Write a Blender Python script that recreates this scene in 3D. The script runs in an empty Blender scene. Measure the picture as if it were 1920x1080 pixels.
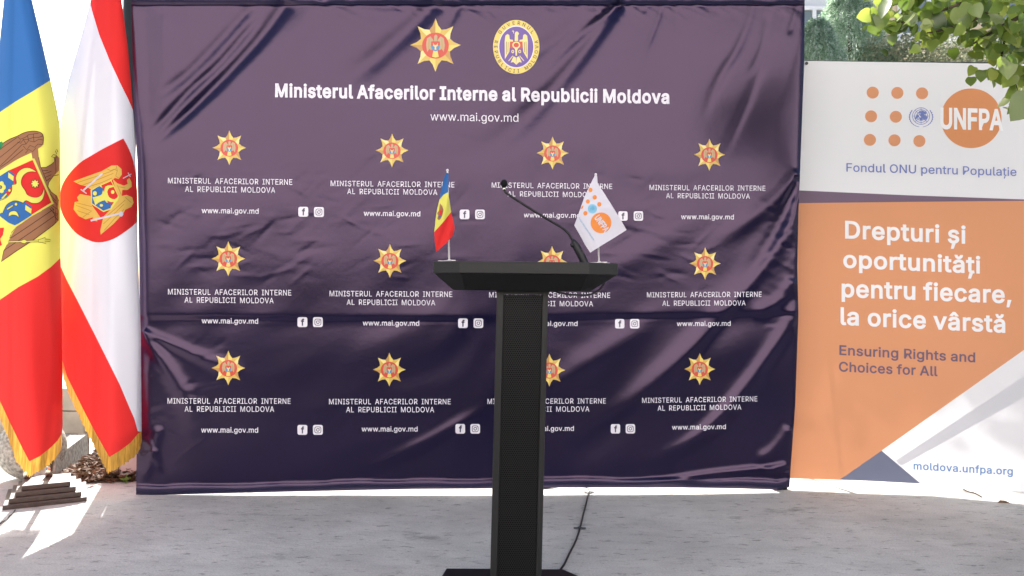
import bpy, bmesh, math, random
import numpy as np
from mathutils import Vector, Matrix, noise as mnoise
from mathutils.geometry import tessellate_polygon

random.seed(7)
rng = np.random.default_rng(7)
SC = bpy.context.scene
COL = SC.collection

# ------------------------------------------------------------------ camera
F = 1500.0
CAM = np.array([0.0, 0.0, 1.10])
ROLL = math.radians(0.4)
cd = bpy.data.cameras.new("camera")
cam = bpy.data.objects.new("camera", cd)
COL.objects.link(cam)
cam.matrix_world = Matrix.Translation(Vector(CAM)) @ Matrix.Rotation(math.radians(90), 4, 'X') @ Matrix.Rotation(ROLL, 4, 'Z')
cd.sensor_width = 36.0
cd.lens = F / 1920 * 36
cd.clip_start = 0.05
cd.clip_end = 2000
SC.camera = cam

# ------------------------------------------------------------------ sky, sun, exposure
SUN_EL, SUN_AZ = math.radians(31), math.radians(-20)
world = bpy.data.worlds.new("World")
SC.world = world
world.use_nodes = True
wn = world.node_tree
bg = wn.nodes["Background"]
sky = wn.nodes.new("ShaderNodeTexSky")
sky.sky_type = 'NISHITA'
sky.sun_disc = False
sky.sun_elevation = SUN_EL
sky.sun_rotation = SUN_AZ
sky.air_density = 1.0
sky.dust_density = 3.0
sky.ozone_density = 1.0
wn.links.new(sky.outputs[0], bg.inputs[0])
bg.inputs[1].default_value = 0.09
sd = bpy.data.lights.new("sun", 'SUN')
sd.energy = 5.0
sd.angle = math.radians(0.5)
sd.color = (1.0, 0.96, 0.91)
sun = bpy.data.objects.new("sun", sd)
COL.objects.link(sun)
to_sun = Vector((math.sin(SUN_AZ) * math.cos(SUN_EL), math.cos(SUN_AZ) * math.cos(SUN_EL), math.sin(SUN_EL)))
sun.rotation_euler = (-to_sun).to_track_quat('-Z', 'Y').to_euler()
sun.location = (0, 0, 20)
SC.view_settings.view_transform = 'Standard'
SC.view_settings.look = 'None'
SC.view_settings.exposure = 1.5
SC.view_settings.gamma = 1.0
SC.cycles.max_bounces = 8
SC.cycles.transparent_max_bounces = 16

# ------------------------------------------------------------------ helpers
cr, sr = math.cos(ROLL), math.sin(ROLL)


def rays(px, py):
    """direction through an image point of the photograph, forward part = 1"""
    u = (np.asarray(px, float) - 960) / F
    v = (540 - np.asarray(py, float)) / F
    return np.stack([u * cr - v * sr, np.ones_like(u), u * sr + v * cr], -1)


def P(px, py, D):
    return Vector(CAM + rays(px, py) * D)


def ground_pt(px, py, z=0.0):
    r = rays(px, py)
    return Vector(CAM + r * ((z - CAM[2]) / r[2]))


def tag(o, label=None, cat=None, group=None, kind=None):
    if label: o['label'] = label
    if cat: o['category'] = cat
    if group: o['group'] = group
    if kind: o['kind'] = kind
    return o


def empty(name, loc, label=None, cat=None, group=None):
    o = bpy.data.objects.new(name, None)
    o.empty_display_size = 0.1
    COL.objects.link(o)
    o.location = loc
    return tag(o, label, cat, group)


def link(name, me, mats=None, parent=None, smooth=False):
    o = bpy.data.objects.new(name, me)
    COL.objects.link(o)
    if mats is not None:
        for m in (mats if isinstance(mats, (list, tuple)) else [mats]):
            me.materials.append(m)
    if smooth:
        me.polygons.foreach_set('use_smooth', [True] * len(me.polygons))
    if parent:
        o.parent = parent
        l = parent.location
        pp = parent.parent
        off = Vector(l)
        while pp:
            off += Vector(pp.location); pp = pp.parent
        me.transform(Matrix.Translation(-off))
    return o


def raw(name, verts, faces, mats, parent=None, smooth=False, fm=None):
    me = bpy.data.meshes.new(name)
    me.from_pydata([tuple(v) for v in verts], [], faces)
    o = link(name, me, mats, parent, smooth)
    if fm is not None:
        me.polygons.foreach_set('material_index', fm)
    me.update()
    return o


def bm_obj(name, bm, mats, parent=None, smooth=False):
    me = bpy.data.meshes.new(name)
    bmesh.ops.recalc_face_normals(bm, faces=bm.faces)
    bm.to_mesh(me); bm.free()
    return link(name, me, mats, parent, smooth)


def add_box(bm, c, s, rz=0.0, rx=0.0, ry=0.0, bev=0.0, mi=0):
    M = Matrix.Translation(Vector(c)) @ Matrix.Rotation(rz, 4, 'Z') @ Matrix.Rotation(rx, 4, 'X') @ Matrix.Rotation(ry, 4, 'Y')
    r = bmesh.ops.create_cube(bm, size=1.0)
    vs = r['verts']
    for v in vs:
        v.co = M @ Vector((v.co.x * s[0], v.co.y * s[1], v.co.z * s[2]))
    fs = set(f for v in vs for f in v.link_faces)
    for f in fs: f.material_index = mi
    if bev > 0:
        es = list(set(e for v in vs for e in v.link_edges))
        bmesh.ops.bevel(bm, geom=es, offset=bev, segments=2, affect='EDGES', profile=0.5)


def add_prism(bm, lower, upper):
    """closed solid between two 3-D loops of equal length"""
    n = len(lower)
    a = [bm.verts.new(v) for v in lower]
    b = [bm.verts.new(v) for v in upper]
    bm.faces.new(a[::-1]); bm.faces.new(b)
    for i in range(n):
        bm.faces.new((a[i], a[(i + 1) % n], b[(i + 1) % n], b[i]))


def add_tube(bm, pts, rad, n=10, cap=True):
    pts = [Vector(p) for p in pts]
    if not isinstance(rad, (list, tuple)): rad = [rad] * len(pts)
    rings = []
    for i, p in enumerate(pts):
        t = (pts[min(i + 1, len(pts) - 1)] - pts[max(i - 1, 0)]).normalized()
        a = t.orthogonal().normalized() if i == 0 else (prev - t * prev.dot(t)).normalized()
        prev = a
        b = t.cross(a)
        rings.append([bm.verts.new(p + (a * math.cos(k * 2 * math.pi / n) + b * math.sin(k * 2 * math.pi / n)) * rad[i]) for k in range(n)])
    for i in range(len(rings) - 1):
        for k in range(n):
            bm.faces.new((rings[i][k], rings[i][(k + 1) % n], rings[i + 1][(k + 1) % n], rings[i + 1][k]))
    if cap:
        bm.faces.new(rings[0][::-1]); bm.faces.new(rings[-1])


def smooth_path(pts, n=6):
    pts = [Vector(p) for p in pts]
    out = []
    for i in range(len(pts) - 1):
        p0, p1, p2, p3 = pts[max(i - 1, 0)], pts[i], pts[i + 1], pts[min(i + 2, len(pts) - 1)]
        for k in range(n):
            t = k / n
            out.append(0.5 * ((2 * p1) + (p2 - p0) * t + (2 * p0 - 5 * p1 + 4 * p2 - p3) * t * t + (3 * p1 - p0 - 3 * p2 + p3) * t ** 3))
    out.append(pts[-1])
    return out


def smooth2(pts, n=5):
    return [(p.x, p.y) for p in smooth_path([(x, y, 0) for x, y in pts], n)]


# ------------------------------------------------------------------ materials
def mat(name, col, rough=0.6, spec=0.5, var=0.0, scale=8.0, bump=0.0, bscale=60.0, trans=0.0, metal=0.0, tcol=None, stretch=(1, 1, 1), coat=0.0):
    m = bpy.data.materials.new(name)
    m.use_nodes = True
    nt = m.node_tree
    b = nt.nodes["Principled BSDF"]
    b.inputs['Roughness'].default_value = rough
    b.inputs['Specular IOR Level'].default_value = spec
    b.inputs['Metallic'].default_value = metal
    b.inputs['Coat Weight'].default_value = coat
    b.inputs['Base Color'].default_value = (*col, 1)
    tc = nt.nodes.new("ShaderNodeTexCoord")
    mp = nt.nodes.new("ShaderNodeMapping")
    mp.inputs['Scale'].default_value = stretch
    nt.links.new(tc.outputs['Object'], mp.inputs['Vector'])
    cs = None
    if var > 0:
        n = nt.nodes.new("ShaderNodeTexNoise")
        n.inputs['Scale'].default_value = scale
        n.inputs['Detail'].default_value = 6
        nt.links.new(mp.outputs[0], n.inputs['Vector'])
        r = nt.nodes.new("ShaderNodeValToRGB")
        r.color_ramp.elements[0].position = 0.3
        r.color_ramp.elements[1].position = 0.7
        r.color_ramp.elements[0].color = (*[max(0, c * (1 - var)) for c in col], 1)
        r.color_ramp.elements[1].color = (*[min(1, c * (1 + var)) for c in col], 1)
        nt.links.new(n.outputs['Fac'], r.inputs[0])
        nt.links.new(r.outputs[0], b.inputs['Base Color'])
        cs = r.outputs[0]
    if bump > 0:
        n2 = nt.nodes.new("ShaderNodeTexNoise")
        n2.inputs['Scale'].default_value = bscale
        n2.inputs['Detail'].default_value = 5
        nt.links.new(mp.outputs[0], n2.inputs['Vector'])
        bp = nt.nodes.new("ShaderNodeBump")
        bp.inputs['Strength'].default_value = bump
        bp.inputs['Distance'].default_value = 0.01
        nt.links.new(n2.outputs['Fac'], bp.inputs['Height'])
        nt.links.new(bp.outputs[0], b.inputs['Normal'])
    if trans > 0:
        t = nt.nodes.new("ShaderNodeBsdfTranslucent")
        t.inputs[0].default_value = (*(tcol or col), 1)
        if cs is not None and tcol is None:
            nt.links.new(cs, t.inputs[0])
        mx = nt.nodes.new("ShaderNodeMixShader")
        mx.inputs[0].default_value = trans
        nt.links.new(b.outputs[0], mx.inputs[1])
        nt.links.new(t.outputs[0], mx.inputs[2])
        nt.links.new(mx.outputs[0], nt.nodes["Material Output"].inputs[0])
    return m


def srgb(r, g, b):
    f = lambda c: (c / 255 / 12.92) if c / 255 <= 0.04045 else ((c / 255 + 0.055) / 1.055) ** 2.4
    return (f(r), f(g), f(b))


VIN_ROUGH, VIN_SPEC = 0.24, 0.5
M = {}
M['vinyl'] = mat('navy_vinyl', (0.002, 0.003, 0.020), VIN_ROUGH, VIN_SPEC, var=0.10, scale=3.0, bump=0.05, bscale=35)
M['vinyl_hem'] = mat('navy_vinyl_hem', (0.010, 0.013, 0.036), 0.3, VIN_SPEC, bump=0.08, bscale=30)
for k_ in ('vinyl', 'vinyl_hem'): (M[k_].node_tree.nodes['Principled BSDF'].inputs['Specular Tint'].__setattr__('default_value', (0.98, 0.70, 1.0, 1)), M[k_].node_tree.nodes['Principled BSDF'].inputs['IOR'].__setattr__('default_value', 1.55))
M['print_white'] = mat('white_print', (0.78, 0.76, 0.80), 0.4, 0.5)
M['print_navy'] = mat('navy_print', (0.03, 0.025, 0.06), 0.35, 0.6)
M['gold1'] = mat('gold_print_light', (0.78, 0.61, 0.14), 0.4, 0.5)
M['gold2'] = mat('gold_print_mid', (0.64, 0.45, 0.09), 0.4, 0.5)
M['gold3'] = mat('gold_print_pale', (0.84, 0.70, 0.27), 0.4, 0.5)
M['gold4'] = mat('gold_print_deep', (0.52, 0.29, 0.07), 0.4, 0.5)
M['red_print'] = mat('red_print', (0.62, 0.07, 0.04), 0.4, 0.5)
M['blue_print'] = mat('blue_print', (0.10, 0.27, 0.48), 0.4, 0.5)
M['violet_print'] = mat('violet_print', (0.15, 0.085, 0.33), 0.4, 0.5)
M['brown_print'] = mat('brown_print', (0.14, 0.08, 0.05), 0.4, 0.5)
M['steel_dark'] = mat('dark_steel', (0.02, 0.022, 0.02), 0.45, 0.5)

def cloth(name, col, tr=0.55, tc=None):
    return mat(name, col, 0.7, 0.2, trans=tr, tcol=tc, bump=0.12, bscale=18, stretch=(1, 1, 0.4))
FT = 0.06
M['f_blue'] = cloth('blue_flag_cloth', (0.035, 0.14, 0.38), FT)
M['f_yellow'] = cloth('yellow_flag_cloth', (0.72, 0.69, 0.13), FT)
M['f_red'] = cloth('red_flag_cloth', (0.68, 0.028, 0.026), FT)
M['f_white'] = cloth('white_flag_cloth', (0.66, 0.655, 0.71), FT)
M['f_brown'] = cloth('brown_flag_print', (0.34, 0.16, 0.08), FT)
M['f_line'] = cloth('dark_flag_print', (0.06, 0.025, 0.02), 0.05)
M['f_gold'] = cloth('gold_flag_print', (0.72, 0.45, 0.10), FT)
M['f_dgold'] = cloth('deep_gold_flag_print', (0.45, 0.24, 0.04), FT)
M['f_green'] = cloth('green_flag_print', (0.02, 0.25, 0.08), FT)
M['f_pale'] = cloth('pale_grey_flag_print', (0.62, 0.58, 0.66), FT)
M['fringe'] = mat('gold_fringe', (0.52, 0.29, 0.05), 0.5, 0.3, var=0.35, scale=120, trans=0.25, stretch=(1, 1, 0.08))

UT = 0.18
M['u_white'] = mat('white_banner_fabric', (0.68, 0.69, 0.71), 0.55, 0.3, trans=UT)
M['u_text'] = mat('white_banner_lettering', (0.82, 0.82, 0.82), 0.5, 0.3)
M['u_white2'] = mat('pale_grey_banner_print', (0.66, 0.67, 0.69), 0.55, 0.3, trans=UT)
M['u_orange'] = mat('orange_banner_print', (0.74, 0.34, 0.165), 0.55, 0.3, trans=UT)
M['u_purple'] = mat('mauve_banner_print', (0.17, 0.115, 0.17), 0.55, 0.3, trans=UT * 0.5)
M['u_slate'] = mat('slate_banner_print', (0.17, 0.19, 0.27), 0.55, 0.3, trans=UT)
M['u_blue'] = mat('blue_banner_print', (0.17, 0.22, 0.49), 0.55, 0.3)
M['u_sky'] = mat('light_blue_banner_print', (0.13, 0.28, 0.56), 0.55, 0.3)

M['black'] = mat('black_laminate', (0.007, 0.007, 0.007), 0.45, 0.25, var=0.15, scale=30, bump=0.03, bscale=300)
M['black_edge'] = mat('charcoal_profile', (0.016, 0.0165, 0.016), 0.42, 0.32, bump=0.03, bscale=300)
M['rubber'] = mat('black_rubber', (0.012, 0.012, 0.014), 0.5, 0.4)
M['foam'] = mat('black_foam', (0.01, 0.01, 0.011), 0.9, 0.2, bump=0.5, bscale=400)
M['white_plastic'] = mat('white_plastic', (0.75, 0.73, 0.70), 0.35, 0.5)
M['wood_dark'] = mat('dark_stained_wood', (0.055, 0.033, 0.026), 0.35, 0.5, var=0.3, scale=14, stretch=(1, 8, 8), bump=0.05)
M['chrome'] = mat('brushed_metal_tube', (0.72, 0.66, 0.55), 0.25, 0.5, metal=1.0)
M['concrete_wall'] = mat('beige_concrete', (0.44, 0.39, 0.31), 0.85, 0.2, var=0.18, scale=6, bump=0.3, bscale=30)
M['kerb'] = mat('kerb_concrete', (0.38, 0.37, 0.34), 0.9, 0.2, var=0.4, scale=45, bump=0.4, bscale=60)
M['granite'] = mat('speckled_granite', (0.33, 0.32, 0.28), 0.7, 0.3, var=0.55, scale=55, bump=0.3, bscale=80)
M['pinkstone'] = mat('pinkish_concrete', (0.52, 0.44, 0.42), 0.85, 0.2, var=0.12, scale=9, bump=0.2)
M['tape'] = mat('grey_cloth_tape', (0.10, 0.10, 0.11), 0.6, 0.3)
M['bark'] = mat('bark', (0.10, 0.075, 0.055), 0.9, 0.2, var=0.4, scale=25, bump=0.6, bscale=40, stretch=(1, 1, 0.3))
M['soil'] = mat('dark_soil', (0.10, 0.075, 0.06), 0.95, 0.1, var=0.5, scale=25, bump=0.8, bscale=40)
M['bld_tan'] = mat('tan_render', (0.66, 0.54, 0.38), 0.9, 0.2, var=0.06, scale=3)
M['bld_white'] = mat('white_render', (0.70, 0.71, 0.72), 0.85, 0.2, var=0.05, scale=2)
M['pvc'] = mat('white_window_frame', (0.80, 0.80, 0.80), 0.4, 0.5)
M['glass'] = mat('window_glass', (0.16, 0.19, 0.19), 0.08, 0.8)
M['bld_pink'] = mat('pink_render', (0.81, 0.77, 0.80), 0.9, 0.2, var=0.06, scale=1.2)


def dead_leaf_mat():
    m = mat('dead_leaves', (0.17, 0.10, 0.06), 0.8, 0.3, var=0.6, scale=40, trans=0.15)
    return m
M['dead_leaf'] = dead_leaf_mat()


def leaf_mat(name, cols, trans, tscale):
    """leaf colour varies leaf to leaf (random per island)"""
    m = bpy.data.materials.new(name); m.use_nodes = True
    nt = m.node_tree
    b = nt.nodes["Principled BSDF"]
    b.inputs['Roughness'].default_value = 0.4
    b.inputs['Specular IOR Level'].default_value = 0.5
    g = nt.nodes.new("ShaderNodeNewGeometry")
    r = nt.nodes.new("ShaderNodeValToRGB")
    r.color_ramp.elements[0].color = (*cols[0], 1)
    r.color_ramp.elements[1].color = (*cols[-1], 1)
    for i, c in enumerate(cols[1:-1]):
        e = r.color_ramp.elements.new((i + 1) / (len(cols) - 1)); e.color = (*c, 1)
    nt.links.new(g.outputs['Random Per Island'], r.inputs[0])
    nt.links.new(r.outputs[0], b.inputs['Base Color'])
    t = nt.nodes.new("ShaderNodeBsdfTranslucent")
    mx = nt.nodes.new("ShaderNodeMix"); mx.data_type = 'RGBA'; mx.blend_type = 'MULTIPLY'
    mx.inputs[0].default_value = 1.0
    nt.links.new(r.outputs[0], mx.inputs[6])
    mx.inputs[7].default_value = (*tscale, 1)
    nt.links.new(mx.outputs[2], t.inputs[0])
    ms = nt.nodes.new("ShaderNodeMixShader"); ms.inputs[0].default_value = trans
    nt.links.new(b.outputs[0], ms.inputs[1]); nt.links.new(t.outputs[0], ms.inputs[2])
    nt.links.new(ms.outputs[0], nt.nodes["Material Output"].inputs[0])
    return m
M['linden'] = leaf_mat('linden_leaves', [(0.06, 0.11, 0.02), (0.15, 0.23, 0.05), (0.24, 0.33, 0.08), (0.33, 0.40, 0.12)], 0.5, (1.4, 1.35, 0.8))
M['linden'].node_tree.nodes['Principled BSDF'].inputs['Roughness'].default_value = 0.28
M['linden'].node_tree.nodes['Principled BSDF'].inputs['Specular IOR Level'].default_value = 0.8
M['conifer'] = leaf_mat('conifer_sprays', [(0.16, 0.27, 0.18), (0.25, 0.37, 0.26), (0.38, 0.47, 0.40), (0.60, 0.66, 0.63)], 0.5, (1.2, 1.25, 1.15))
M['hedge'] = leaf_mat('hedge_leaves', [(0.17, 0.22, 0.14), (0.26, 0.29, 0.18), (0.35, 0.33, 0.22)], 0.5, (1.1, 1.1, 1.1))
M['added_yard_hedge'] = leaf_mat('dark_hedge_leaves', [(0.02, 0.035, 0.015), (0.035, 0.055, 0.02)], 0.1, (1, 1, 1))
M['weed'] = leaf_mat('weed_leaves', [(0.16, 0.24, 0.05), (0.22, 0.30, 0.07)], 0.3, (1.2, 1.2, 0.6))


def ground_material():
    m = bpy.data.materials.new('worn_concrete'); m.use_nodes = True
    nt = m.node_tree; L = nt.links
    b = nt.nodes["Principled BSDF"]
    b.inputs['Roughness'].default_value = 0.85
    b.inputs['Specular IOR Level'].default_value = 0.3
    tc = nt.nodes.new("ShaderNodeTexCoord")

    def noise(scale, detail, stretch=(1, 1, 1), rough=0.55):
        mp = nt.nodes.new("ShaderNodeMapping"); mp.inputs['Scale'].default_value = stretch
        L.new(tc.outputs['Object'], mp.inputs['Vector'])
        n = nt.nodes.new("ShaderNodeTexNoise")
        n.inputs['Scale'].default_value = scale; n.inputs['Detail'].default_value = detail
        n.inputs['Roughness'].default_value = rough
        L.new(mp.outputs[0], n.inputs['Vector'])
        return n.outputs['Fac']

    def ramp(fac, stops):
        r = nt.nodes.new("ShaderNodeValToRGB")
        r.color_ramp.elements[0].position, r.color_ramp.elements[0].color = stops[0][0], (*[stops[0][1]] * 3, 1)
        r.color_ramp.elements[1].position, r.color_ramp.elements[1].color = stops[-1][0], (*[stops[-1][1]] * 3, 1)
        for p, v in stops[1:-1]:
            e = r.color_ramp.elements.new(p); e.color = (v, v, v, 1)
        L.new(fac, r.inputs[0])
        return r.outputs[0]

    def mul(a, c):
        x = nt.nodes.new("ShaderNodeMix"); x.data_type = 'RGBA'; x.blend_type = 'MULTIPLY'; x.inputs[0].default_value = 1
        L.new(a, x.inputs[6]); L.new(c, x.inputs[7])
        return x.outputs[2]
    base = nt.nodes.new("ShaderNodeRGB"); base.outputs[0].default_value = (0.60, 0.58, 0.54, 1)
    c = mul(base.outputs[0], ramp(noise(1.1, 4), [(0.25, 0.78), (0.75, 1.2)]))
    c = mul(c, ramp(noise(9, 6, (0.6, 1, 1)), [(0.3, 0.9), (0.6, 1.05)]))
    c = mul(c, ramp(noise(30, 5, (0.42, 1, 1), 0.7), [(0.33, 0.5), (0.43, 1.0), (1.0, 1.03)]))
    c = mul(c, ramp(noise(190, 4, (0.7, 1, 1), 0.7), [(0.3, 0.72), (0.7, 1.14)]))
    c = mul(c, ramp(noise(3.3, 6, (0.6, 1, 1), 0.7), [(0.31, 0.55), (0.41, 1.0), (1.0, 1.0)]))
    L.new(c, b.inputs['Base Color'])
    bp = nt.nodes.new("ShaderNodeBump"); bp.inputs['Strength'].default_value = 0.6; bp.inputs['Distance'].default_value = 0.006
    L.new(noise(45, 6, (0.4, 1, 1), 0.65), bp.inputs['Height'])
    L.new(bp.outputs[0], b.inputs['Normal'])
    return m
M['ground'] = ground_material()


def mesh_material():
    """perforated grille: staggered round holes"""
    m = bpy.data.materials.new('perforated_grille'); m.use_nodes = True
    nt = m.node_tree; L = nt.links
    b = nt.nodes["Principled BSDF"]
    b.inputs['Roughness'].default_value = 0.42
    tc = nt.nodes.new("ShaderNodeTexCoord")
    sx = nt.nodes.new("ShaderNodeSeparateXYZ"); L.new(tc.outputs['Object'], sx.inputs[0])

    def mth(op, a, c=None):
        n = nt.nodes.new("ShaderNodeMath"); n.operation = op
        for i, v in enumerate((a, c)):
            if v is None: continue
            if isinstance(v, (int, float)): n.inputs[i].default_value = v
            else: L.new(v, n.inputs[i])
        return n.outputs[0]
    u = mth('MULTIPLY', sx.outputs[0], 1 / 0.0078)
    v = mth('MULTIPLY', sx.outputs[2], 1 / 0.0135)

    def dots(du, dv):
        a = mth('SUBTRACT', mth('FRACT', mth('ADD', u, du)), 0.5)
        c = mth('MULTIPLY', mth('SUBTRACT', mth('FRACT', mth('ADD', v, dv)), 0.5), 1.73)
        return mth('SQRT', mth('ADD', mth('MULTIPLY', a, a), mth('MULTIPLY', c, c)))
    d = mth('MINIMUM', dots(0, 0), dots(0.5, 0.5))
    hole = mth('LESS_THAN', d, 0.34)
    mx = nt.nodes.new("ShaderNodeMix"); mx.data_type = 'RGBA'
    L.new(hole, mx.inputs[0])
    mx.inputs[6].default_value = (0.011, 0.0115, 0.0115, 1)
    mx.inputs[7].default_value = (0.002, 0.002, 0.002, 1)
    L.new(mx.outputs[2], b.inputs['Base Color'])
    sp = mth('SUBTRACT', 0.25, mth('MULTIPLY', hole, 0.25))
    L.new(sp, b.inputs['Specular IOR Level'])
    return m
M['grille'] = mesh_material()

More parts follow.
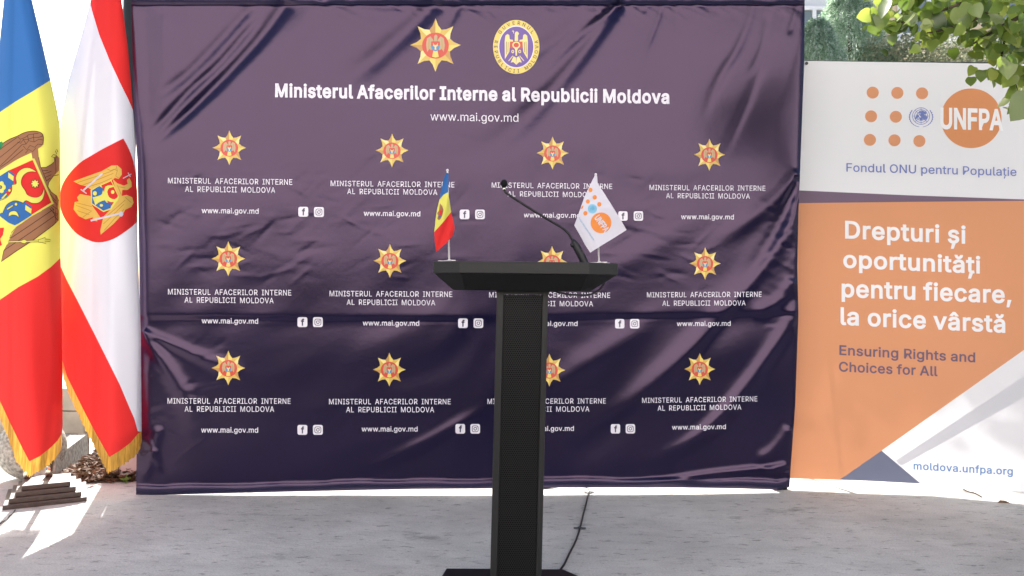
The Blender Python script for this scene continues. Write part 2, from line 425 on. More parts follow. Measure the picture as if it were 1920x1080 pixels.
# ------------------------------------------------------------------ flat print: shapes in photo coordinates laid on a surface
# letter outlines (thousandths of an em): advance, closed loops
GLYPHS = {
 ',': (188, ["38,-119;68,71;137,71;84,-119"]),
 '.': (188, ["95,-4;78,-1;63,9;53,24;50,41;53,59;63,73;78,83;95,87;113,83;128,73;138,59;141,41;138,24;128,9;113,-1"]),
 'A': (480, ["16,0;201,509;276,509;463,0;395,0;287,302;264,372;232,478;245,478;213,371;191,302;85,0", "110,142;110,199;370,199;370,142"]),
 'B': (456, ["60,0;60,509;241,509;289,504;329,491;359,469;381,442;394,410;398,374;395,344;387,320;373,301;356,286;336,275;315,267;315,262;339,257;363,245;385,227;402,203;414,173;418,136;413,100;400,67;377,39;344,18;301,4;247,0", "125,57;245,57;296,63;330,80;349,105;355,137;352,161;342,184;327,203;306,218;279,228;248,231;125,231", "125,285;238,285;265,288;288,296;308,309;323,326;333,348;336,372;330,403;313,429;283,446;240,452;125,452"]),
 'C': (510, ["267,-7;205,1;150,25;104,63;70,115;48,179;40,254;48,329;70,393;104,445;150,484;205,508;267,516;305,513;340,504;373,490;402,471;427,447;448,418;463,385;473,348;408,348;401,373;389,395;375,413;357,428;337,440;315,449;292,454;267,456;223,450;184,432;150,403;125,364;109,314;103,254;109,194;125,145;151,105;184,76;223,59;267,53;292,55;315,60;337,69;357,81;375,96;389,114;401,136;408,160;473,160;463,124;448,91;428,62;402,38;373,19;341,5;305,-4"]),
 'D': (502, ["219,0;96,0;96,57;215,57;272,63;318,81;354,110;379,149;394,198;399,255;394,312;379,361;354,399;320,428;275,446;221,452;93,452;93,509;225,509;294,501;353,478;399,441;433,391;455,329;462,255;455,181;433,119;398,68;351,31;291,8", "125,509;125,0;60,0;60,509"]),
 'E': (419, ["60,0;60,509;372,509;372,452;125,452;125,286;355,286;355,229;125,229;125,57;375,57;375,0"]),
 'F': (410, ["60,0;60,509;369,509;369,452;125,452;125,278;346,278;346,221;125,221;125,0"]),
 'G': (520, ["269,-7;205,1;149,25;104,64;69,116;47,179;40,254;47,329;69,393;103,445;149,484;203,508;265,516;304,513;340,504;374,489;403,469;429,445;449,416;465,384;474,349;408,349;399,372;387,393;373,411;356,427;337,439;315,448;291,454;265,456;222,450;183,432;150,404;125,364;109,314;103,254;109,194;125,145;151,105;184,76;224,59;269,53;309,57;345,71;374,93;396,123;410,160;415,202;434,199;283,199;283,256;478,256;478,200;471,141;451,91;419,50;377,19;326,0"]),
 'I': (300, ["31,0;31,57;118,57;118,452;31,452;31,509;269,509;269,452;183,452;183,57;269,57;269,0"]),
 'L': (393, ["60,0;60,509;125,509;125,57;361,57;361,0"]),
 'M': (628, ["60,0;60,509;152,509;277,187;287,159;299,123;311,84;322,49;307,49;318,83;330,121;342,158;352,187;476,509;568,509;568,0;504,0;504,291;504,327;505,369;506,413;507,457;513,457;498,409;482,363;467,322;456,291;342,0;286,0;170,291;159,321;145,361;129,408;112,457;119,457;120,416;121,372;122,328;122,291;122,0"]),
 'N': (523, ["60,0;60,509;136,509;343,183;363,151;388,107;414,55;405,54;401,108;399,157;399,195;399,509;463,509;463,0;387,0;202,290;177,331;148,381;108,452;119,454;122,384;124,328;125,291;125,0"]),
 'O': (533, ["267,-7;205,1;150,25;105,63;70,115;48,179;40,254;48,329;70,393;105,445;150,484;205,508;267,516;329,508;384,484;429,445;464,393;486,329;493,254;486,179;464,115;429,63;384,25;329,1", "267,53;310,59;349,76;383,105;408,144;425,194;430,254;425,314;408,365;383,404;349,433;310,450;267,456;223,450;184,433;151,404;125,364;109,314;103,254;109,194;125,144;151,105;184,76;223,59"]),
 'P': (445, ["60,0;60,509;235,509;289,503;332,487;366,462;390,430;404,391;409,348;404,304;390,265;366,233;332,207;289,191;235,186;109,186;109,242;233,242;269,246;297,256;318,272;333,294;342,319;344,348;342,376;333,402;318,423;297,439;268,449;232,452;125,452;125,0"]),
 'R': (449, ["60,0;60,509;236,509;290,504;333,489;367,465;390,433;405,395;409,352;405,309;390,271;367,240;333,217;289,203;236,198;96,198;96,255;234,255;269,258;298,267;319,281;334,300;342,324;345,352;342,380;334,405;319,425;298,440;269,449;233,452;125,452;125,0", "353,0;230,229;303,229;428,0"]),
 'S': (447, ["224,-9;172,-4;128,9;91,31;64,60;46,96;38,137;104,137;110,110;123,88;142,71;166,59;194,52;224,49;257,52;286,60;311,74;329,92;341,114;346,139;342,161;332,179;316,193;296,205;245,222;184,239;128,260;86,289;60,326;52,372;58,413;75,448;102,476;138,498;180,511;227,516;275,511;316,498;351,476;377,449;394,415;401,378;337,378;326,412;302,437;267,453;225,459;194,456;167,448;145,435;129,418;118,398;115,376;119,352;131,334;148,319;169,308;212,293;264,279;312,264;336,252;359,238;379,220;395,198;405,171;408,139;403,99;386,64;360,34;323,11;278,-4"]),
 'T': (449, ["32,452;32,509;417,509;417,452;257,452;257,0;193,0;193,452"]),
 'U': (517, ["259,-8;203,-2;154,15;114,43;85,80;66,124;60,173;60,509;124,509;124,178;128,144;141,113;160,87;187,68;220,56;259,52;298,56;331,68;357,87;377,113;389,144;393,178;393,509;457,509;457,173;451,124;433,80;403,43;363,15;315,-2"]),
 'V': (480, ["204,0;16,509;84,509;192,206;215,137;248,31;235,31;267,138;290,206;395,509;463,509;278,0"]),
 'a': (389, ["160,-9;126,-5;94,5;68,22;48,45;35,73;30,108;34,138;43,161;58,179;78,193;100,203;125,211;178,220;234,227;252,230;265,235;273,243;276,255;276,257;273,279;267,297;256,311;240,322;220,329;196,331;171,329;149,322;132,313;118,301;107,288;100,274;41,291;57,322;79,346;104,364;133,375;163,382;194,384;215,383;239,379;263,372;286,360;306,343;322,320;333,290;337,251;337,0;277,0;277,52;272,52;264,38;252,25;236,12;215,1;190,-6", "170,45;202,49;228,59;248,74;263,93;272,115;276,138;276,190;270,186;259,182;231,176;200,171;175,168;134,159;117,150;103,139;95,124;92,105;94,87;102,72;114,61;130,52;149,47"]),
 'b': (424, ["229,-8;198,-5;172,4;153,17;138,31;118,59;112,59;112,0;53,0;53,509;114,509;114,319;118,319;137,346;152,360;171,373;197,381;229,384;274,378;313,361;345,332;370,293;385,245;390,189;385,133;370,84;346,45;313,16;274,-2", "220,47;253,51;279,66;301,88;316,117;325,151;328,189;325,227;316,261;301,290;280,311;253,325;220,330;188,325;161,312;140,291;125,263;116,229;113,189;116,150;125,115;140,86;162,65;188,51"]),
 'c': (396, ["207,-8;159,-2;117,16;82,46;56,85;40,133;34,187;40,243;56,291;82,330;117,360;159,378;207,384;234,383;260,377;284,368;305,356;324,341;340,322;353,301;362,277;303,262;298,276;290,289;281,301;270,311;257,319;242,325;226,329;207,330;173,325;145,310;124,287;108,258;99,224;96,187;99,151;108,117;124,89;145,66;173,51;207,46;226,48;243,52;258,58;271,66;282,76;292,89;299,102;304,117;363,102;354,78;341,56;325,37;306,21;285,9;261,-1;235,-6"]),
 'd': (424, ["195,-8;151,-2;111,16;79,45;55,84;39,133;34,189;39,245;55,293;79,332;112,361;151,378;196,384;228,381;253,373;272,360;287,346;306,319;311,319;311,509;372,509;372,0;313,0;313,59;307,59;287,31;272,17;252,4;227,-5", "205,47;236,51;263,65;284,86;299,115;309,150;312,189;309,229;300,263;284,291;263,312;237,325;205,330;172,325;145,311;124,290;108,261;99,227;96,189;99,151;109,117;124,88;145,66;172,51"]),
 'e': (404, ["212,-8;161,-2;117,16;82,46;56,85;40,132;34,187;39,242;55,290;81,329;115,359;157,378;205,384;236,382;266,374;294,361;319,341;341,315;357,282;368,242;371,194;371,169;75,169;75,221;338,221;310,202;307,237;298,269;283,294;263,314;237,326;205,330;173,326;146,313;125,294;109,270;99,241;96,211;96,178;100,139;110,106;128,80;151,61;179,50;212,46;234,48;254,53;271,61;285,73;297,88;306,105;365,91;353,63;335,39;311,19;283,4;249,-5"]),
 'f': (254, ["228,379;228,327;6,327;6,379", "81,0;81,432;84,461;96,486;113,505;135,519;161,527;187,530;222,527;243,521;227,468;215,472;195,474;171,470;154,460;145,443;142,419;142,0"]),
 'g': (425, ["207,-151;168,-148;134,-140;105,-127;82,-110;64,-91;51,-69;101,-41;122,-66;136,-78;154,-88;178,-95;207,-97;249,-92;282,-75;304,-47;311,-6;311,68;306,68;287,41;272,28;252,16;227,8;195,5;152,10;113,27;80,53;55,90;39,136;34,191;39,246;55,293;80,332;112,361;152,378;196,384;228,382;253,373;273,360;288,346;308,319;313,319;313,379;372,379;372,-9;367,-54;350,-90;324,-117;291,-136;251,-147", "205,59;237,63;264,75;285,95;300,121;309,154;312,193;309,231;300,264;285,291;264,312;237,325;205,330;172,325;145,312;124,290;109,262;99,229;96,193;99,155;109,123;124,96;145,76;172,63"]),
 'h': (410, ["114,227;114,0;53,0;53,509;114,509;114,287;102,287;124,332;152,362;187,379;227,384;264,380;295,369;321,349;341,321;353,285;357,240;357,0;296,0;296,235;290,275;273,304;246,323;210,329;184,326;161,317;141,303;126,283;117,257"]),
 'i': (167, ["53,0;53,379;114,379;114,0", "84,443;67,446;54,455;44,468;41,483;44,499;54,512;67,521;84,524;100,521;114,512;123,499;126,483;123,468;114,455;100,446"]),
 'l': (189, ["139,-2;101,3;74,20;58,47;53,84;53,509;114,509;114,99;115,77;120,62;130,54;146,52;160,53;170,54;181,3;162,-1"]),
 'm': (610, ["53,0;53,379;112,379;112,295;108,295;118,323;132,346;151,363;172,376;195,384;219,386;257,380;287,361;309,331;321,295;312,295;322,321;337,343;357,361;381,375;407,383;437,386;468,383;497,372;522,354;541,328;553,296;557,255;557,0;496,0;496,254;490,289;473,313;447,326;419,330;395,328;374,320;358,307;345,290;338,270;335,247;335,0;274,0;274,260;269,288;253,311;229,326;199,330;178,328;158,320;140,307;126,289;117,266;114,238;114,0"]),
 'n': (410, ["114,227;114,0;53,0;53,379;112,379;112,287;102,287;124,332;152,362;187,379;227,384;264,380;295,369;321,349;341,321;353,285;357,240;357,0;296,0;296,235;290,275;273,304;246,323;210,329;184,326;161,317;141,303;126,283;117,257"]),
 'o': (415, ["207,-8;159,-2;117,16;82,46;56,85;40,133;34,187;40,243;56,291;82,330;117,360;159,378;207,384;256,378;299,360;333,330;359,291;376,243;381,187;376,133;359,85;333,46;299,16;256,-2", "207,46;242,51;270,66;292,89;307,117;316,151;319,187;316,224;307,258;292,287;270,310;242,325;207,330;173,325;145,310;124,287;108,258;99,224;96,187;99,151;108,117;124,89;145,66;173,51"]),
 'p': (424, ["53,-143;53,379;112,379;112,319;118,319;137,346;152,360;171,373;197,381;229,384;274,378;313,361;345,332;370,293;385,245;390,189;385,133;370,84;346,45;313,16;274,-2;229,-8;198,-5;173,4;153,17;138,31;118,59;114,59;114,-143", "220,47;253,51;279,66;301,88;316,117;325,151;328,189;325,227;316,261;301,290;280,311;253,325;220,330;188,325;161,312;140,291;125,263;116,229;113,189;116,150;125,115;140,86;162,65;188,51"]),
 'r': (259, ["53,0;53,379;112,379;112,321;115,321;130,347;152,367;181,380;213,385;229,384;243,384;243,322;230,324;207,326;182,323;159,315;140,301;126,284;117,262;114,237;114,0"]),
 's': (365, ["182,-8;145,-5;112,3;84,18;62,38;45,63;36,94;94,107;105,79;124,60;150,49;181,45;217,50;244,62;262,81;268,103;265,121;254,136;237,147;212,155;149,170;104,186;72,208;53,237;47,274;51,305;65,332;87,354;115,370;149,381;187,384;223,381;254,372;279,358;299,339;314,316;324,290;268,277;258,298;243,316;219,328;187,333;156,329;131,317;114,299;109,277;112,258;124,243;144,232;172,223;229,209;275,194;306,171;325,142;331,107;326,75;312,47;290,24;260,6;223,-5"]),
 't': (227, ["204,379;204,327;6,327;6,379", "65,471;126,471;126,98;128,76;136,61;150,53;170,50;185,51;202,54;213,2;192,-3;168,-4;125,2;92,21;72,52;65,93"]),
 'u': (410, ["182,-5;146,-1;115,11;89,31;69,59;57,95;53,139;53,379;114,379;114,144;119,105;137,75;164,56;200,50;226,53;249,62;268,77;283,97;293,122;296,153;296,379;357,379;357,0;298,0;298,92;307,92;286,47;257,17;222,0"]),
 'v': (389, ["163,0;17,379;84,379;165,155;187,87;206,21;184,21;203,87;224,155;305,379;371,379;226,0"]),
 'w': (567, ["138,0;23,379;87,379;133,214;154,137;175,41;165,41;186,135;206,214;252,379;316,379;362,214;382,136;402,41;391,41;413,135;434,214;480,379;545,379;429,0;368,0;319,172;305,225;291,280;277,338;291,338;277,280;263,225;248,172;199,0"]),
 'â': (389, ["160,-9;126,-5;94,5;68,22;48,45;35,73;30,108;34,138;43,161;58,179;78,193;100,203;125,211;178,220;234,227;252,230;265,235;273,243;276,255;276,257;273,279;267,297;256,311;240,322;220,329;196,331;171,329;149,322;132,313;118,301;107,288;100,274;41,291;57,322;79,346;104,364;133,375;163,382;194,384;215,383;239,379;263,372;286,360;306,343;322,320;333,290;337,251;337,0;277,0;277,52;272,52;264,38;252,25;236,12;215,1;190,-6", "170,45;202,49;228,59;248,74;263,93;272,115;276,138;276,190;270,186;259,182;231,176;200,171;175,168;134,159;117,150;103,139;95,124;92,105;94,87;102,72;114,61;130,52;149,47", "140,435;80,435;80,438;160,529;218,529;299,438;299,435;238,435;189,495"]),
 'ă': (389, ["160,-9;126,-5;94,5;68,22;48,45;35,73;30,108;34,138;43,161;58,179;78,193;100,203;125,211;178,220;234,227;252,230;265,235;273,243;276,255;276,257;273,279;267,297;256,311;240,322;220,329;196,331;171,329;149,322;132,313;118,301;107,288;100,274;41,291;57,322;79,346;104,364;133,375;163,382;194,384;215,383;239,379;263,372;286,360;306,343;322,320;333,290;337,251;337,0;277,0;277,52;272,52;264,38;252,25;236,12;215,1;190,-6", "170,45;202,49;228,59;248,74;263,93;272,115;276,138;276,190;270,186;259,182;231,176;200,171;175,168;134,159;117,150;103,139;95,124;92,105;94,87;102,72;114,61;130,52;149,47", "189,433;163,436;139,446;119,461;104,481;94,504;90,529;135,529;139,508;150,491;168,480;189,476;211,480;228,491;239,508;243,529;288,529;285,504;275,481;260,461;240,446;216,436"]),
 'ș': (365, ["182,-8;145,-5;112,3;84,18;62,38;45,63;36,94;94,107;105,79;124,60;150,49;181,45;217,50;244,62;262,81;268,103;265,121;254,136;237,147;212,155;149,170;104,186;72,208;53,237;47,274;51,305;65,332;87,354;115,370;149,381;187,384;223,381;254,372;279,358;299,339;314,316;324,290;268,277;258,298;243,316;219,328;187,333;156,329;131,317;114,299;109,277;112,258;124,243;144,232;172,223;229,209;275,194;306,171;325,142;331,107;326,75;312,47;290,24;260,6;223,-5", "127,-168;154,-40;217,-40;174,-168"]),
 'ț': (227, ["204,379;204,327;6,327;6,379", "65,471;126,471;126,98;128,76;136,61;150,53;170,50;185,51;202,54;213,2;192,-3;168,-4;125,2;92,21;72,52;65,93", "69,-168;97,-40;159,-40;116,-168"]),
}
SPACE = 188


_GC = {}


def glyph(ch):
    """filled mesh and outline loops of one letter"""
    if ch not in _GC:
        adv, loops = GLYPHS[ch]
        outl = []
        for l in loops:
            pts = [tuple(int(k) / 1000 for k in q.split(',')) for q in l.split(';')]
            outl.append(np.array([p_ for i_, p_ in enumerate(pts) if p_ != pts[i_ - 1]]))
        area = lambda q: 0.5 * np.sum(q[:, 0] * np.roll(q[:, 1], -1) - q[:, 1] * np.roll(q[:, 0], -1))
        sgn = np.sign(area(max(outl, key=lambda q: abs(area(q)))))
        solid = [q for q in outl if area(q) * sgn > 0]; holes = [q for q in outl if area(q) * sgn <= 0]
        v, f, n0 = [], [], 0
        for sd in solid:
            mine = [h for h in holes if sd[:, 0].min() < h[:, 0].mean() < sd[:, 0].max() and sd[:, 1].min() < h[:, 1].mean() < sd[:, 1].max()]
            ls = [sd] + mine
            f += [tuple(i + n0 for i in t) for t in tessellate_polygon([[Vector((x, y, 0)) for x, y in q] for q in ls])]
            flat = np.concatenate(ls); v.append(flat); n0 += len(flat)
        v = np.concatenate(v)
        _GC[ch] = (adv / 1000, v, f, outl)
    return _GC[ch]


def text_geo(body, bold=0.0, space=1.0, word=1.0):
    x = 0.0; outl = []; vs, f, n0 = [], [], 0
    for ch in body:
        if ch == ' ':
            x += SPACE / 1000 * word; continue
        adv, gv, gf, go = glyph(ch)
        vs.append(gv + np.array([x, 0])); f += [tuple(i + n0 for i in q) for q in gf]; n0 += len(gv)
        outl += [q + np.array([x, 0]) for q in go]
        x += adv * space + bold * 1.2
    v = np.concatenate(vs)
    v = np.concatenate([v[:, :2], np.zeros((len(v), 1))], 1)
    if bold > 0:                       # heavier weight: a band laid along every outline
        for q in outl:
            n = len(q); k = len(v)
            nx, pv = np.roll(q, -1, 0), np.roll(q, 1, 0)
            t1 = (q - pv) / (np.linalg.norm(q - pv, axis=1)[:, None] + 1e-9); t2 = (nx - q) / (np.linalg.norm(nx - q, axis=1)[:, None] + 1e-9)
            nn = np.stack([-(t1 + t2)[:, 1], (t1 + t2)[:, 0]], -1)
            nn /= np.linalg.norm(nn, axis=1)[:, None] + 1e-9
            m = bold / np.clip(np.abs(nn[:, 0] * -t1[:, 1] + nn[:, 1] * t1[:, 0]), 0.6, 1)
            L1_ = np.full((n, 1), 0.4)
            v = np.concatenate([v, np.concatenate([q + nn * m[:, None], L1_], 1), np.concatenate([q - nn * m[:, None], L1_], 1)])
            f += [(k + i, k + (i + 1) % n, k + n + (i + 1) % n, k + n + i) for i in range(n)]
    return v, f


def cap_h():
    return 0.509


class Print:
    """collects flat shapes (photo coordinates) and lays them on a surface as one mesh"""
    def __init__(self):
        self.v, self.f, self.m, self.l = [], [], [], []

    def add(self, v2, faces, mi, layer):
        n = len(self.v)
        lay_ = layer if hasattr(layer, '__len__') else [layer] * len(v2)
        self.v += [(float(x), float(y), float(l)) for (x, y), l in zip(v2, lay_)]
        for f in faces:
            self.f.append(tuple(i + n for i in f)); self.m.append(mi)

    def poly(self, pts, mi=0, layer=0, holes=()):
        loops = [[Vector((x, y, 0)) for x, y in pts]] + [[Vector((x, y, 0)) for x, y in h] for h in holes]
        flat = [p for l in loops for p in l]
        self.add([(p.x, p.y) for p in flat], [tuple(t) for t in tessellate_polygon(loops)], mi, layer)

    def ellipse(self, cx, cy, rx, ry, mi=0, layer=0, n=36, hole=0.0, skew=0.0):
        pt = lambda k, s: (cx + rx * s * math.cos(k) + skew * ry * s * math.sin(k), cy + ry * s * math.sin(k))
        A = [2 * math.pi * i / n for i in range(n)]
        out = [pt(a, 1) for a in A]
        if hole > 0:
            inn = [pt(a, hole) for a in A]
            self.add(out + inn, [(i, (i + 1) % n, n + (i + 1) % n, n + i) for i in range(n)], mi, layer)
        else:
            self.poly(out, mi, layer)

    def stroke(self, pts, w, mi=0, layer=0, closed=False):
        pts = [np.array(p, float) for p in pts]
        n = len(pts); vs = []
        for i in range(n):
            a = pts[(i - 1) % n] if (closed or i > 0) else pts[i]
            c = pts[(i + 1) % n] if (closed or i < n - 1) else pts[i]
            t = c - a; t = t / (np.linalg.norm(t) + 1e-9)
            nn = np.array([-t[1], t[0]])
            vs += [pts[i] + nn * w / 2, pts[i] - nn * w / 2]
        fs = [(2 * i, 2 * ((i + 1) % n), 2 * ((i + 1) % n) + 1, 2 * i + 1) for i in range(n if closed else n - 1)]
        self.add(vs, fs, mi, layer)

    def text(self, body, a, b, cap, mi=0, layer=0, bold=0.0, space=1.0, word=1.0, shear=0.0):
        v, f = text_geo(body, bold, space, word)
        x0, x1 = v[:, 0].min(), v[:, 0].max()
        s = (v[:, 0] - x0) / (x1 - x0)
        up = v[:, 1] / cap_h() * cap
        dx, dy = b[0] - a[0], b[1] - a[1]
        d = math.hypot(dx, dy)
        if abs(dy) < 0.25 * abs(dx): nx, ny = 0.0, -1.0
        else: nx, ny = dy / d, -dx / d
        x = a[0] + dx * s + nx * up + shear * up
        y = a[1] + dy * s + ny * up
        self.add(np.stack([x, y], -1), f, mi, layer + v[:, 2])

    def lay(self, name, surf, mats, parent, maxlen=8.0, base=0.0012, step=0.0006):
        bm = bmesh.new()
        vs = [bm.verts.new(v) for v in self.v]
        for f, mi in zip(self.f, self.m):
            try:
                fc = bm.faces.new([vs[i] for i in f]); fc.material_index = mi
            except ValueError:
                pass
        bmesh.ops.triangulate(bm, faces=bm.faces)
        for _ in range(6):
            es = [e for e in bm.edges if (e.verts[0].co.xy - e.verts[1].co.xy).length > maxlen]
            if not es: break
            bmesh.ops.subdivide_edges(bm, edges=es, cuts=1)
            bmesh.ops.triangulate(bm, faces=[f for f in bm.faces if len(f.verts) > 3])
        a = np.array([tuple(v.co) for v in bm.verts])
        p = surf(a[:, 0], a[:, 1], base + step * a[:, 2])
        for v, c in zip(bm.verts, p): v.co = c
        for f in bm.faces: f.smooth = True
        me = bpy.data.meshes.new(name)
        bm.normal_update()
        flip = [f for f in bm.faces if f.normal.y > 0]
        bmesh.ops.reverse_faces(bm, faces=flip)
        bm.to_mesh(me); bm.free()
        return link(name, me, mats, parent)


def rrect(cx, cy, w, h, r, n=4):
    o = []
    for sx, sy, a0 in ((1, 1, 0), (-1, 1, 90), (-1, -1, 180), (1, -1, 270)):
        for k in range(n + 1):
            a = math.radians(a0 + 90 * k / n)
            o.append((cx + sx * (w / 2 - r) + r * math.cos(a), cy + sy * (h / 2 - r) + r * math.sin(a)))
    return o


def interp(pts, axis=1):
    """pts of (x,y): function y -> x (axis=1) or x -> y (axis=0)"""
    p = np.array(pts, float)
    k = np.argsort(p[:, axis])
    return lambda q: np.interp(q, p[k, axis], p[k, 1 - axis])

# ================================================================== SETTING: ground
bm = bmesh.new()
S = 400
vs = [bm.verts.new(v) for v in ((-S, -S, 0), (S, -S, 0), (S, S, 0), (-S, S, 0))]
bm.faces.new(vs)
tag(bm_obj('ground', bm, M['ground']), kind='structure')


bm = bmesh.new()  # unseen dark asphalt, added so the lower backdrop has something dark to reflect
vs = [bm.verts.new(v) for v in ((-60, -9.4, 0.004), (60, -9.4, 0.004), (60, 1.5, 0.004), (-60, 1.5, 0.004))]
bm.faces.new(vs)
tag(bm_obj('added_asphalt_yard', bm, mat('asphalt', (0.032, 0.032, 0.034), 0.95, 0.1, var=0.2, scale=30, bump=0.3, bscale=120)), kind='structure')


def ground_stroke(name, pts, w, m, z):
    q = [ground_pt(x, y) for x, y in pts]
    V, Fc = [], []
    for i, p in enumerate(q):
        t = (q[min(i + 1, len(q) - 1)] - q[max(i - 1, 0)]).normalized()
        nn = Vector((-t.y, t.x, 0)) * w * random.uniform(0.3, 1.0) / 2
        V += [(p + nn) + Vector((0, 0, z)), (p - nn) + Vector((0, 0, z))]
    for i in range(len(q) - 1): Fc.append((2 * i, 2 * i + 1, 2 * i + 3, 2 * i + 2))
    return raw(name, V, Fc, m)
M['crack'] = mat('crack_dirt', (0.07, 0.065, 0.06), 0.95, 0.1)
tag(ground_stroke('ground_crack', [(29, 957), (24, 964), (19, 968), (14, 975), (6, 979), (-4, 986), (-30, 1003)], 0.012, M['crack'], 0.004), kind='structure')

# ================================================================== PRESS BACKDROP (dark vinyl wall)
DL, DR = 4.20, 4.36
pl, pr = P(255, 928, DL), P(1480, 913, DR)
na, nb = (pl.y - pr.y), -(pl.x - pr.x)          # na*X + nb*Y = nc
nc = na * pl.x + nb * pl.y


def plane_D(px, py):
    r = rays(px, py)
    return nc / (na * r[..., 0] + nb)


e_left = interp([(246, -22), (249, 120), (251, 200), (257, 300), (260, 450), (263, 625), (258, 760), (256, 850), (255, 930)])
e_right = interp([(1509, -22), (1508, 115), (1501, 300), (1500, 330), (1497, 400), (1495, 500), (1497, 590), (1491, 760), (1483, 870), (1480, 915)])
e_bot = interp([(255, 928), (307, 928), (420, 925), (537, 922), (770, 917), (900, 916), (1022, 914), (1278, 914), (1400, 916), (1459, 918), (1480, 913)], 0)

GX, GY, GS = 240, -30, 2.5            # height raster
nxr, nyr = int(1290 / GS), int(970 / GS)
gx, gy = np.meshgrid(GX + GS * np.arange(nxr), GY + GS * np.arange(nyr))


def fold(pts, w, amp, asym=0.0, t0=0.15, t1=0.25, w2=None):
    """soft ridge (amp>0) or valley along a polyline; w in photo px, amp in m"""
    pts = np.array(smooth2(pts, 4), float)
    seg = np.linalg.norm(np.diff(pts, axis=0), axis=1)
    cum = np.concatenate([[0], np.cumsum(seg)]); tot = cum[-1]
    best = np.full(gx.shape, 1e9); bt = np.zeros(gx.shape); bs = np.zeros(gx.shape)
    for i in range(len(seg)):
        a, b = pts[i], pts[i + 1]
        d = b - a
        t = ((gx - a[0]) * d[0] + (gy - a[1]) * d[1]) / (seg[i] ** 2 + 1e-9)
        tc_ = np.clip(t, 0, 1)
        ex, ey = gx - (a[0] + tc_ * d[0]), gy - (a[1] + tc_ * d[1])
        ds = np.hypot(ex, ey)
        m = ds < best
        best[m] = ds[m]; bt[m] = ((cum[i] + tc_ * seg[i]) / tot)[m]
        bs[m] = np.sign(d[0] * ey - d[1] * ex)[m]
    ww = np.interp(bt, [0, 1], [w, w2 if w2 else w])
    sm = lambda x: np.clip(x, 0, 1) ** 2 * (3 - 2 * np.clip(x, 0, 1))
    taper = sm(bt / max(t0, 1e-3)) if t0 > 0 else 1.0
    taper = taper * (sm((1 - bt) / max(t1, 1e-3)) if t1 > 0 else 1.0)
    wv = ww * (1 + asym * bs)
    return amp * taper * np.exp(-(best / wv) ** 2)


H = np.zeros(gx.shape)
# upper left diagonal valleys
H += fold([(545, -5), (492, 67), (434, 131), (361, 204), (268, 288)], 15, -0.016, t0=0.05, t1=0.3, w2=9)
H += fold([(500, 15), (417, 114), (352, 175), (266, 272)], 9, -0.010, t0=0.2, t1=0.2)
H += fold([(478, 5), (405, 85), (347, 143), (275, 195)], 11, -0.008, t0=0.1, t1=0.3)
H += fold([(595, -5), (560, 60), (520, 115)], 22, 0.008, t0=0.05, t1=0.6)
H += fold([(330, -10), (345, 90), (352, 200)], 14, -0.004, t1=0.6)
H += fold([(308, 20), (306, 90), (312, 150)], 5, 0.002)
H += fold([(262, -10), (270, 60), (276, 200), (270, 290)], 20, -0.010, t1=0.4)
# top middle
H += fold([(822, -4), (787, 36), (726, 92), (650, 152), (590, 190)], 17, -0.015, t0=0.05, t1=0.5, w2=26)
H += fold([(866, -4), (845, 40), (832, 75)], 9, -0.008, t0=0.05, t1=0.6)
H += fold([(1168, 0), (1105, 85), (1061, 140), (1017, 190), (944, 262), (860, 330)], 10, -0.017, t0=0.02, t1=0.45, w2=30)
H += fold([(1166, 2), (1148, 18), (1075, 78), (1005, 145), (960, 180)], 7, -0.010, t0=0.02, t1=0.6, w2=14)
H += fold([(1110, 22), (1026, 85), (930, 140), (870, 175)], 16, -0.008, t0=0.2, t1=0.6)
H += fold([(1243, 5), (1231, 43), (1205, 110), (1185, 170)], 5, -0.006, t0=0.02, t1=0.7)
H += fold([(1218, 5), (1206, 25)], 4, -0.003)
H += fold([(1260, 8), (1268, 40), (1268, 120)], 5, -0.002, t1=0.7)
# top right
H += fold([(1414, 4), (1400, 52), (1378, 100), (1350, 145), (1310, 240)], 8, -0.007, t0=0.02, t1=0.6, w2=9)
H += fold([(1470, 6), (1441, 89), (1418, 148), (1396, 205), (1345, 310), (1300, 370)], 8, -0.004, t0=0.05, t1=0.5, w2=10)
H += fold([(1440, 20), (1428, 90), (1400, 150)], 6, -0.005)
H += fold([(1498, 5), (1490, 30), (1478, 70)], 6, -0.006, t0=0.02)
d_ = gx - interp([(1512, 20), (1500, 70), (1475, 148), (1455, 215), (1440, 290), (1440, 340)])(gy)
H += -np.clip(d_, 0, 80) ** 2 / (np.clip(d_, 0, 80) + 8) * 0.00045 * np.interp(gy, [0, 40, 260, 345], [0, 1, 0.6, 0])
# right side pulled point at (1498,330)
H += fold([(1500, 322), (1450, 375), (1380, 430), (1290, 480)], 12, 0.010, t0=0.02, t1=0.6, w2=20)
H += fold([(1500, 330), (1478, 380), (1440, 460), (1390, 540), (1330, 600)], 8, -0.016, t0=0.02, t1=0.5, w2=22)
H += fold([(1500, 335), (1490, 400), (1460, 480), (1430, 540)], 8, 0.010, t0=0.02, t1=0.6, w2=16)
H += fold([(1320, 400), (1250, 450), (1150, 500), (1080, 540)], 24, 0.006, t0=0.4, t1=0.5)
